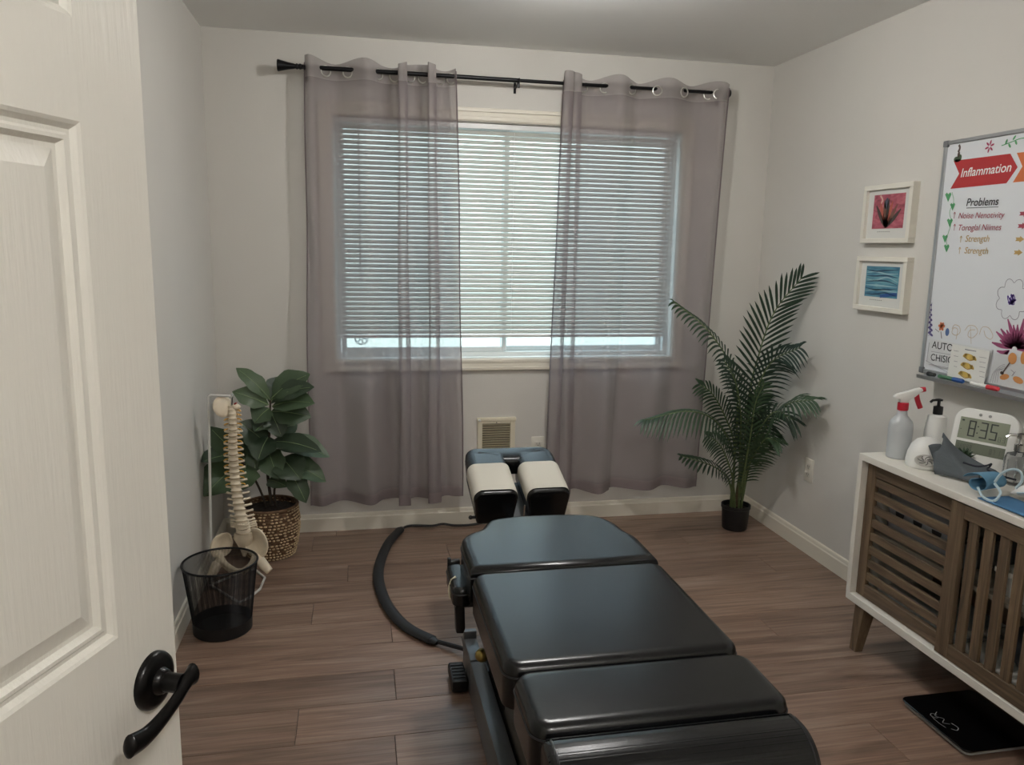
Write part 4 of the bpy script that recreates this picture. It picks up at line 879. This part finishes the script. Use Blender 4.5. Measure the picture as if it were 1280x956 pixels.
for i,(x,y) in enumerate(((1216,446),(1213,457),(1210,468))):
    u_,v_ = uv(x,y); draw(join(blob(u_,v_,.026,.010,16,-.15), blob(u_-.022,v_+.003,.012,.006,10,.5), blob(u_+.022,v_-.002,.012,.006,10,-.6)), 'diagram', ye, s2_, l2)
    draw(join(stroke([(u_-.024,v_-.004),(u_,v_-.012),(u_+.024,v_-.007)], .003), blob(u_-.02,v_+.006,.004,.004), blob(u_+.022,v_+.002,.004,.004)), 'diagram_shade', yd, s2_, l2+.0005)
draw(join(*[stroke([uv(1228,446+6*k),uv(1237-.8*k,447.5+6*k)], .0012) for k in range(5)], *[stroke([uv(1196,438+6.5*k),uv(1202-k*.7,439+6.5*k)], .0012) for k in range(4)], stroke([uv(1210,436.5),uv(1224,439)], .0025)), 'caption', lg, s2_, l2)
s3_, l3 = sheet_on_board(((1246,441),(1296,450),(1292,497),(1236,482)), 'paper with orange joint sketch beside the vertebrae card', .004, rgb=(204,206,206))
for q_ in (blob(*uv(1267,448),.018,.020), blob(*uv(1281,447),.012,.022), blob(*uv(1257,471),.020,.010,12,.3), blob(*uv(1274,475),.022,.011,12,-.2)): draw(q_, 'joint_sketch', mk('marker_amber', (204,140,82)), s3_, l3)
draw(join(stroke([uv(1264,453),uv(1257,463),uv(1254,468)], .005), blob(*uv(1254,466),.008,.006)), 'limb_sketch', br, s3_, l3+.0004)
draw(join(*[stroke([uv(1239+k*3,478),uv(1243+k*2.5,466-k),uv(1251+k*1.5,458+k*1.5),uv(1258,455+k*2.2)], .0012) for k in range(4)], stroke([uv(1265,462),uv(1269,466),uv(1266,470),uv(1271,464)], .0016)), 'pencil_arcs', lg, s3_, l3)
# markers in the tray
def marker(px0, px1, cap, label, body=(224,224,220)):
    x = XR-.062; a = -atx(*px0, x).y; b = -atx(*px1, x).y; z = wz0+.009
    t = empty('marker_pen', (x,-(a+b)/2,z-.006), label, 'marker', 'marker pens in the whiteboard tray')
    q = a+(b-a)*.62
    MB().tube([(x,-a,z),(x,-q,z)], .0075, 10).build('barrel', mat('marker_body_%d' % body[0], body, .4), t); MB().tube([(x,-q,z),(x,-b,z),(x,-b-.004,z)], [.0085,.0085,.006], 10).build('cap', mat('marker_cap_%d_%d' % cap[:2], cap, .4), t)
marker((1168,470),(1160,468),(30,30,32), 'black marker pen at the far end of the tray', (60,62,60))
marker((1174,472),(1203,476),(40,84,150), 'blue capped marker pen in the whiteboard tray', (70,110,80))
marker((1214,479),(1247,487),(190,40,52), 'red capped marker pen in the whiteboard tray')

# ------------------------------------------------------------------ sideboard cabinet
CX0, CX1, CY1, CY0, CZ0, CZ1 = 2.484, XR-.016, -1.508, -2.72, .186, .752
cbt = empty('sideboard', ((CX0+CX1)/2,(CY0+CY1)/2,0), 'white sideboard with slatted brown wood sliding doors', 'cabinet')
M_cabw = mat('cabinet_white', (222,218,208), .4)
B(CX0,CX1,CY0,CY1,CZ1-.024,CZ1,bev=.0015,seg=1).build('top_panel', M_cabw, cbt, ang=30)
B(CX0,CX1,CY0,CY1,CZ0,CZ0+.028,bev=.0015,seg=1).build('bottom_panel', M_cabw, cbt, ang=30)
for ya in (CY1-.022, CY0): B(CX0,CX1,ya,ya+.022,CZ0+.028,CZ1-.024).build('side_panel', M_cabw, cbt, smooth=False)
B(CX1-.008,CX1,CY0+.022,CY1-.022,CZ0+.028,CZ1-.024).build('back_panel', mat('cabinet_back', (120,104,84), .7), cbt, smooth=False)
B(CX0+.05,CX1-.008,CY0+.022,CY1-.022,.455,.470).build('shelf', mat('cabinet_shelf', (150,140,124), .6), cbt, smooth=False)
B(CX0+.03,CX1-.03,CY0+.05,CY1-.05,CZ0-.022,CZ0).build('under_frame', M_cabz, cbt, smooth=False)
for (lx,sx_) in ((CX0+.035,-1),(CX1-.045,1)):
    for (ly,sy_) in ((CY1-.075,1),(CY0+.075,-1)):
        t0 = .026; t1 = .016; z1 = CZ0; ox, oy = sx_*.012, sy_*.016; vs = [(lx+ox+a*t1,ly+oy+b*t1,0) for a,b in ((-1,-1),(1,-1),(1,1),(-1,1))]+[(lx+a*t0,ly+b*t0,z1) for a,b in ((-1,-1),(1,-1),(1,1),(-1,1))]
        MB().add(vs, [(3,2,1,0),(4,5,6,7)]+[(i,(i+1)%4,4+(i+1)%4,4+i) for i in range(4)]).build('leg', M_cabz, cbt, smooth=False)
# far door with horizontal slats, near door with upright slats
DZ0, DZ1 = CZ0+.030, CZ1-.028
def cdoor(y1, y0, x, horiz, st=.045, st2=.045):
    th = .018; d = empty('door', (x,(y0+y1)/2,DZ0)); d.parent = cbt; d.matrix_parent_inverse = root_inv(cbt)
    for a,b in ((y1-st,y1),(y0,y0+st2)): B(x,x+th,a,b,DZ0,DZ1,bev=.0015,seg=1).build('stile', M_cabz, d, ang=30)
    for a,b in ((DZ1-.045,DZ1),(DZ0,DZ0+.05)): B(x,x+th,y0+st2,y1-st,a,b,bev=.0015,seg=1).build('rail', M_cabx, d, ang=30)
    if horiz:
        n = 8; za, zb = DZ0+.05, DZ1-.045; p_ = (zb-za)/n; 
        sl_ = B(x+.003,x+th-.003,y0+st2,y1-st,-.0145,.0145,bev=.001,seg=1).mesh('slat', M_cabx)
        for k in range(n-0):
            zc = za+p_*(k+.62)
            if zc+.014 > zb: continue
            o = bpy.data.objects.new('slat', sl_); col.objects.link(o); o.parent = d; o.matrix_parent_inverse = root_inv(d); o.location.z = zc
    else:
        ya, yb2 = y0+st2, y1-st; p_ = .0585; sl_ = B(x+.003,x+th-.003,-.0165,.0165,DZ0+.05,DZ1-.045,bev=.001,seg=1).mesh('slat', M_cabz); y = yb2-.038
        while y-.0165 > ya:
            o = bpy.data.objects.new('slat', sl_); col.objects.link(o); o.parent = d; o.matrix_parent_inverse = root_inv(d); o.location.y = y; y -= p_
    return d
cdoor(CY1-.024, -2.00, CX0+.024, True, .045, .03)
cdoor(-1.965, CY0+.3, CX0+.004, False, .055)
cdoor(CY0+.31, CY0+.024, CX0+.024, True)
# things inside the sideboard
M_grey = mat('organiser_grey', (128,130,132), .5)
def inside_bin(y1, y0, z0, z1, x, label, holes):
    t = empty('storage_bin', ((x+.1),(y0+y1)/2,z0), label, 'storage bin')
    b = MB(); b.box(x,x+.006,y0,y1,z0,z1); b.box(x,x+.22,y0,y0+.006,z0,z1-.01); b.box(x,x+.22,y1-.006,y1,z0,z1-.01); b.box(x,x+.22,y0,y1,z0,z0+.006); b.box(x+.214,x+.22,y0,y1,z0,z1-.01)
    b.build('bin_body', M_grey, t, smooth=False)
    for hy in holes:
        MB().prism([(x-.0012,hy+.022*math.cos(PI*k/10),z1-.004-.028*math.sin(PI*k/10)) for k in range(11)], (.001,0,0)).build('finger_notch', M_dark, t, smooth=False)
inside_bin(-1.60,-1.94,.58,.68,CX0+.075,'grey divided bin behind the upper slats of the sideboard',(-1.70,-1.80,-1.89))
inside_bin(-1.60,-1.94,.472,.572,CX0+.075,'grey divided bin on the shelf under another bin',(-1.66,-1.75,-1.84,-1.92))
tbk = empty('binder_stack', (CX0+.18,-1.75,CZ0+.028), 'flat pale binder lying on the sideboard floor', 'binder')
B(CX0+.07,CX0+.30,-1.94,-1.58,CZ0+.030,CZ0+.042).build('cover', mat('binder_grey', (150,152,150), .5), tbk, smooth=False); B(CX0+.075,CX0+.30,-1.935,-1.585,CZ0+.042,CZ0+.07).build('pages', M_mat, tbk, smooth=False); B(CX0+.07,CX0+.30,-1.94,-1.58,CZ0+.07,CZ0+.076).build('cover', MATS['binder_grey'], tbk, smooth=False)
wbx = empty('paper_box', (CX0+.2,-2.26,.470), 'white paper box on the shelf behind upright slats', 'box')
B(CX0+.09,CX0+.30,-2.38,-2.08,.4705,.53).build('box_body', M_mat, wbx, smooth=False); B(CX0+.085,CX0+.305,-2.385,-2.075,.53,.545).build('lid', M_frame, wbx, smooth=False)
dbx = empty('dark_bag', (CX0+.2,-2.24,CZ0+.028), 'dark grey bag on the sideboard floor behind upright slats', 'bag')
MB().ball((CX0+.19,-2.24,CZ0+.118), (.09,.17,.088), 10).build('bag_body', mat('bag_dark', (44,46,50), .6, bump=.8, bscale=20), dbx); MB().torus((CX0+.17,-2.24,CZ0+.20), (1,0,0), .05, .006, 20, 6).build('handle', M_blackp, dbx)

# ------------------------------------------------------------------ things on the sideboard
TZ = CZ1
c = Vector((2.585,-1.584,TZ)); t = empty('spray_bottle', c, 'translucent spray bottle with red and white trigger head', 'spray bottle')
M_milk = mat('milky_plastic', (206,210,212), .3, trans=.25)
MB().lathe([(.036,0),(.040,.004),(.0405,.112),(.0395,.124),(.035,.136),(.026,.147),(.018,.156),(.0165,.166),(.0155,.176)], c, 32).build('bottle', M_milk, t)
MB().lathe([(.0175,.174),(.0185,.177),(.0185,.200),(.016,.202)], c, 28).build('collar', mat('trigger_red', (186,36,54), .4), t)
hd_ = c+Vector((0,0,.202)); dirn = Vector((.93,-.37,0)).normalized()
hb_ = MB().prism([hd_+dirn*a+Vector((0,0,z))+Vector((.37,.93,0))*.011 for a,z in ((-.014,0),(.014,0),(.020,.014),(.034,.022),(.052,.040),(.060,.046),(.054,.056),(.036,.052),(.006,.040),(-.024,.030),(-.036,.020),(-.034,.014),(-.014,.012))], Vector((-.37,-.93,0))*.022, bev=.003)
hb_.build('spray_head', M_white, t, ang=40)
MB().tube([hd_+dirn*.052+Vector((0,0,.048)), hd_+dirn*.068+Vector((0,0,.051))], [.010,.0085], 10).build('nozzle', MATS['trigger_red'], t)
MB().tube(cr_spline([hd_+dirn*.040+Vector((0,0,.034)), hd_+dirn*.046+Vector((0,0,.010)), hd_+dirn*.058+Vector((0,0,-.018))], 4), [.006]*9, 8, flat=1.5, up=dirn).build('trigger', MATS['trigger_red'], t)

c = Vector((2.698,-1.622,TZ)); t = empty('lotion_bottle', c, 'white lotion bottle with black pump behind the white dome', 'bottle')
MB().lathe([(.034,0),(.037,.004),(.037,.10),(.033,.135),(.030,.158),(.016,.164)], c, 32).build('bottle', M_white, t)
MB().lathe([(.015,.162),(.016,.166),(.016,.192),(.009,.194),(.0055,.196),(.0055,.212),(.012,.213),(.012,.219),(.004,.221)], c, 24).build('pump', M_blackp, t)
MB().tube([c+Vector((0,0,.216)), c+Vector((-.030,-.004,.216)), c+Vector((-.038,-.005,.210))], .0045, 8).build('spout', M_blackp, t)

c = Vector((2.600,-1.705,TZ)); t = empty('sound_machine', c, 'white dome shaped device with swirl grille on sideboard edge', 'device')
MB().lathe([(.060,0),(.064,.006),(.064,.022),(.060,.048),(.050,.075),(.034,.094),(.012,.103),(.002,.104)], c, 40).build('dome', M_white, t)
gn = Vector((-.62,-.72,.28)).normalized(); gc = c+Vector((-.0385,-.0465,.034)); ga, gb = frame_of(gn); 
Rg = Matrix((ga, gb, gn)).transposed(); MB().lathe([(.033,-.006),(.035,0),(.033,.004),(.028,.005),(.026,.002),(.001,.002)], gc, 32, Rg, sy=.62).build('grille_ring', mat('grille_grey', (188,186,180), .35), t)
sw = MB()
for k in range(7):
    a0 = 2*PI*k/7; sw.tube([gc+gn*.0035+ga*(r*math.cos(a0+r*45))+gb*(.62*r*math.sin(a0+r*45)) for r in (.006,.011,.016,.021,.025)], .0016, 6)
sw.build('swirl', mat('swirl_grey', (110,110,108), .4), t)

# digital clock, leaning back, turned towards the door
ca = math.radians(25); cx_ax = Vector((math.sin(ca),-math.cos(ca),0)); cn = Vector((-math.cos(ca),-math.sin(ca),0)); lean = math.radians(12)
cup = (Vector((0,0,1))*math.cos(lean)-cn*math.sin(lean)); cnn = (cn*math.cos(lean)+Vector((0,0,1))*math.sin(lean))
CO = Vector((2.690,-1.690,TZ+.004)); CM = Matrix((cx_ax, cup, cnn)).transposed().to_4x4(); CM.translation = CO
W_, H_ = .205, .205
t = empty('digital_clock', CO+cx_ax*.1-Vector((0,0,.004)), 'white digital clock with grey screen showing 8:35', 'clock')
MB().prism([Vector((x,y,-.028)) for x,y in rrect(0,W_,0,H_,.045,8)], (0,0,.028), bev=.005, seg=3, M=CM).build('case', M_white, t)
scr = MB().prism([Vector((x,y,.0002)) for x,y in ((.022,.098),(.178,.098),(.178,.172),(.022,.172))], (0,0,.001), M=CM).build('screen', mat('lcd_grey', (142,148,130), .25), t, smooth=False)
MB().prism([Vector((x,y,.0002)) for x,y in ((.022,.052),(.178,.052),(.178,.089),(.022,.089))], (0,0,.001), M=CM).build('lower_screen', mat('lcd_dim', (112,118,104), .25), t, smooth=False)
M_seg = mat('lcd_segment', (48,54,50), .4)
def digit(ch, x, y, w_, h_, th_, par):
    S = {'0':'abcdef','1':'bc','2':'abged','3':'abgcd','5':'afgcd','7':'abc','8':'abcdefg'}[ch]; mb = MB(); hf = h_/2; q = th_
    R = {'a':(x,x+w_,y+h_-q,y+h_),'d':(x,x+w_,y,y+q),'g':(x,x+w_,y+hf-q/2,y+hf+q/2),'f':(x,x+q,y+hf,y+h_),'e':(x,x+q,y,y+hf),'b':(x+w_-q,x+w_,y+hf,y+h_),'c':(x+w_-q,x+w_,y,y+hf)}
    for s_ in S:
        x0,x1,y0,y1 = R[s_]; g_ = .0006; mb.box(x0+g_,x1-g_,y0+g_,y1-g_,.0012,.0018,M=CM)
    mb.build('digit', M_seg, par, smooth=False)
digit('8',.052,.108,.024,.056,.0055,scr); digit('3',.090,.108,.024,.056,.0055,scr); digit('5',.121,.108,.024,.056,.0055,scr); digit('8',.150,.106,.009,.018,.002,scr); digit('3',.163,.106,.009,.018,.002,scr)
MB().box(.0805,.0845,.122,.126,.0012,.0018,M=CM).box(.0805,.0845,.144,.148,.0012,.0018,M=CM).build('colon', M_seg, scr, smooth=False)
MB().box(.028,.036,.158,.164,.0012,.0018,M=CM).box(.028,.030,.128,.131,.0012,.0018,M=CM).build('icon', M_seg, scr, smooth=False)
for i,(x,ch) in enumerate(((.132,'8'),(.142,'7'),(.158,'1'))): digit(ch,x,.060,.007,.02,.002,bpy.data.objects['lower_screen'])
for i in range(5): digit('8',.028+.010*i,.062,.007,.018,.002,bpy.data.objects['lower_screen'])
for x in (.082,.112): MB().lathe([(.005,0),(.005,.002),(.003,.003)], CM @ Vector((x,.187,0)), 14, CM.to_3x3()).build('button', mat('button_grey', (150,150,148), .5), t)

c = Vector((2.672,-1.790,TZ)); t = empty('succulent_pot', c, 'small green artificial succulent in white pot before the clock', 'plant')
MB().lathe([(.024,0),(.028,.004),(.036,.045),(.037,.055),(.033,.055),(.031,.046),(.002,.045)], c, 28).build('pot', M_white, t)
M_succ = leaf_mat('succulent_leaf', (38,58,40), (60,84,56)); random.seed(11)
for k in range(22):
    a = 2.4*k; r = .012+.024*(k/22); el = 1.25-.9*k/22; d = Vector((math.cos(a)*math.cos(el),math.sin(a)*math.cos(el),math.sin(el))); b0 = c+Vector((0,0,.048))
    MB().tube([b0, b0+d*.022, b0+d*.040], [.003,.008,.001], 6, flat=.5).build('leaf', M_succ, t)

c = Vector((2.750,-1.932,TZ)); t = empty('soap_dispenser', c, 'clear glass soap dispenser with chrome pump near the wall', 'soap dispenser')
M_clear = mat('clear_glass', (228,232,234), .06, trans=.92)
MB().lathe([(.036,0),(.040,.004),(.040,.085),(.036,.098),(.020,.104),(.016,.106),(.016,.112)], c, 24, capt=True).build('bottle', M_clear, t)
for k in range(10): a = 2*PI*k/10; MB().tube([c+Vector((.0405*math.cos(a),.0405*math.sin(a),.012)), c+Vector((.0405*math.cos(a),.0405*math.sin(a),.084))], .0022, 6).build('rib', M_clear, t)
MB().lathe([(.018,.110),(.018,.130),(.008,.133),(.006,.136),(.006,.150),(.014,.151),(.014,.165),(.004,.168)], c, 24).build('pump', M_chrome, t)
MB().tube([c+Vector((0,0,.160)), c+Vector((-.030,.015,.160)), c+Vector((-.040,.020,.152))], .005, 8).build('spout', M_chrome, t)

def cloth(grid_fn, nu, nv, th):
    vs = []; fs = []
    for i in range(nu+1):
        for j in range(nv+1): vs.append(grid_fn(i/nu, j/nv))
    m = nv+1
    for i in range(nu):
        for j in range(nv): fs.append((i*m+j,i*m+j+1,(i+1)*m+j+1,(i+1)*m+j))
    o = MB().add(vs, fs); return o
def solid(o, th): md = o.modifiers.new('thickness', 'SOLIDIFY'); md.thickness = th; md.offset = 1; return o
# grey cloth mask: folded upright flap and a flat tail with dark strings
t = empty('cloth_mask', (2.60,-1.86,TZ), 'crumpled grey cloth mask with dark strings before the clock', 'face mask', 'face masks on the sideboard')
M_gcl = mat('grey_cloth', (84,90,94), .9, bump=.3, bscale=300)
A = [atz(1165,603,TZ+.004), atz(1182,606,TZ+.004), atz(1215,600,TZ+.006), atz(1235,585,TZ+.006)]
def gfn(u, v):
    a = Vector((2.548,-1.812,TZ+.006)).lerp(Vector((2.612,-1.925,TZ+.008)), u); hgt = .085*(1-u)**1.4*(1+.25*math.sin(v*9)*(1-u)) + .028
    back = Vector((.05+.05*u,.035,0))*v
    return a + back + Vector((-.008*math.sin(v*PI), .012*math.sin(v*7+u*5), hgt*math.sin(PI*min(1,v*.62))*(1 if u < .98 else .8)))
solid(cloth(gfn, 14, 10, .002).build('cloth', M_gcl, t, ang=60), .002)
def gfn2(u, v):
    a = Vector((2.560,-1.800,TZ+.030)); d = Vector((-.012,.030,.062))*u
    return a+d+Vector((.050,-.052,0))*v+Vector((-.008*math.sin(v*PI*2),0,.012*math.sin(v*PI)*u-.016*u*(v > .5)))
solid(cloth(gfn2, 8, 8, .002).build('ear_flap', M_gcl, t, ang=60), .002)
MB().tube(cr_spline([(2.60,-1.87,TZ+.06),(2.622,-1.90,TZ+.055),(2.642,-1.92,TZ+.062),(2.650,-1.93,TZ+.07),(2.655,-1.92,TZ+.058),(2.640,-1.93,TZ+.05),(2.660,-1.96,TZ+.04),(2.70,-1.98,TZ+.03)], 5), .003, 6).build('string', mat('string_navy', (34,38,48), .8), t)
# blue surgical mask rolled up with ear loops
t = empty('surgical_mask', (2.56,-2.02,TZ), 'rolled blue surgical mask with pale ear loops on sideboard', 'face mask', 'face masks on the sideboard')
M_bm = mat('mask_blue', (92,138,166), .85, bump=.3, bscale=300)
ax0, ax1 = Vector((2.524,-2.012,TZ+.003)), Vector((2.625,-1.985,TZ+.003))
def roll(u, v):
    p = ax0.lerp(ax1, u); th_ = -2.2*PI*v*1.05+PI*.9; r = .034*(1-.62*v)*(1-.12*u); d = (ax1-ax0).normalized(); s = Vector((-d.y,d.x,0))*-1
    q = p + Vector((0,0,.034*(1-.12*u))) + s*(r*math.cos(th_)*1.25) + Vector((0,0,r*math.sin(th_)*.95)); q.z = max(q.z, TZ+.003); return q
solid(cloth(roll, 8, 40, .0015).build('cloth', M_bm, t, ang=60), .0015)
def flat_tail(u, v): return Vector((2.50+.11*v,-2.05-.25*u,TZ+.003+.004*math.sin(v*9)*0+.002*u))
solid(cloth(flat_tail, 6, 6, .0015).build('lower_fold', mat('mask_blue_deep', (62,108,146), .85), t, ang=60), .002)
M_loop = mat('ear_loop', (176,196,204), .8)
MB().tube(cr_spline([(2.53,-2.02,TZ+.02),(2.508,-2.04,TZ+.03),(2.502,-2.07,TZ+.012),(2.515,-2.095,TZ+.008),(2.54,-2.09,TZ+.03),(2.545,-2.06,TZ+.05)], 6), .004, 6).build('ear_loop', M_loop, t)
MB().tube(cr_spline([(2.545,-2.06,TZ+.055),(2.55,-2.075,TZ+.085),(2.56,-2.10,TZ+.105),(2.575,-2.115,TZ+.10),(2.578,-2.12,TZ+.075),(2.565,-2.115,TZ+.05)], 6), .004, 6).build('ear_loop', M_loop, t)
# white respirator lying on top, partly out of view
t = empty('white_mask', (2.66,-2.12,TZ), 'white moulded face mask lying beside the blue mask', 'face mask', 'face masks on the sideboard')
def cup_fn(u, v):
    a = (u-.5)*PI*.92; b = (v-.5)*PI*.9
    return Vector((2.668+.050*math.sin(a), -2.130+.085*math.sin(b), TZ+.006+.055*math.cos(a)**.8*math.cos(b)**.8))
solid(cloth(cup_fn, 14, 16, .002).build('shell', mat('mask_white', (218,218,214), .8), t, ang=80), .002)
MB().tube(cr_spline([(2.65,-2.05,TZ+.012),(2.62,-2.07,TZ+.02),(2.61,-2.10,TZ+.03),(2.63,-2.14,TZ+.045)], 6), .003, 6).build('ear_loop', M_loop, t)

# ------------------------------------------------------------------ bathroom scale on the floor
q = [atz(1130,877,.022), atz(1180,862,.022), atz(1279,925,.022), atz(1212,942,.022)]
t = empty('floor_scale', (2.55,-2.05,0), 'black glass bathroom scale on the floor under the sideboard', 'scale')
sx0,sx1,sy0,sy1 = 2.425,2.705,-2.205,-1.915
MB().prism([Vector((x,y,.020)) for x,y in rrect(sx0,sx1,sy0,sy1,.022)], (0,0,.006), bev=.0015, seg=1).build('glass_top', mat('scale_glass', (9,9,10), .18), t, ang=30)
MB().prism([Vector((x,y,.008)) for x,y in rrect(sx0+.006,sx1-.006,sy0+.006,sy1-.006,.02)], (0,0,.012)).build('body', mat('scale_body', (150,150,146), .5), t, ang=30)
for x in (sx0+.035,sx1-.035):
    for y in (sy0+.035,sy1-.035): MB().lathe([(.014,0),(.014,.009)], (x,y,0), 16).build('foot', M_blackp, t)
lg_ = mat('scale_logo', (128,128,126), .5)
def fl_stroke(pts, w_, nm):
    mb = stroke(pts, w_, 6); MB().add([Vector((v.x,v.y,.0266)) for v in mb.v], mb.f).build(nm, lg_, t, smooth=False)
ce = Vector((2.475,-2.06))
fl_stroke([(ce.x-.012+.010*math.cos(a),ce.y+.032+.012*math.sin(a)) for a in [k*.6 for k in range(10)]], .002, 'logo')
fl_stroke([(ce.x+.012,ce.y+.05),(ce.x-.01,ce.y+.03),(ce.x+.006,ce.y+.012),(ce.x-.012,ce.y-.005),(ce.x+.004,ce.y-.016)], .002, 'logo')
fl_stroke([(ce.x+.012,ce.y-.012),(ce.x+.016,ce.y-.036),(ce.x+.002,ce.y-.048),(ce.x-.010,ce.y-.038)], .0025, 'logo')
fl_stroke([(ce.x-.022,ce.y+.04),(ce.x-.026,ce.y),(ce.x-.022,ce.y-.03)], .0018, 'logo')
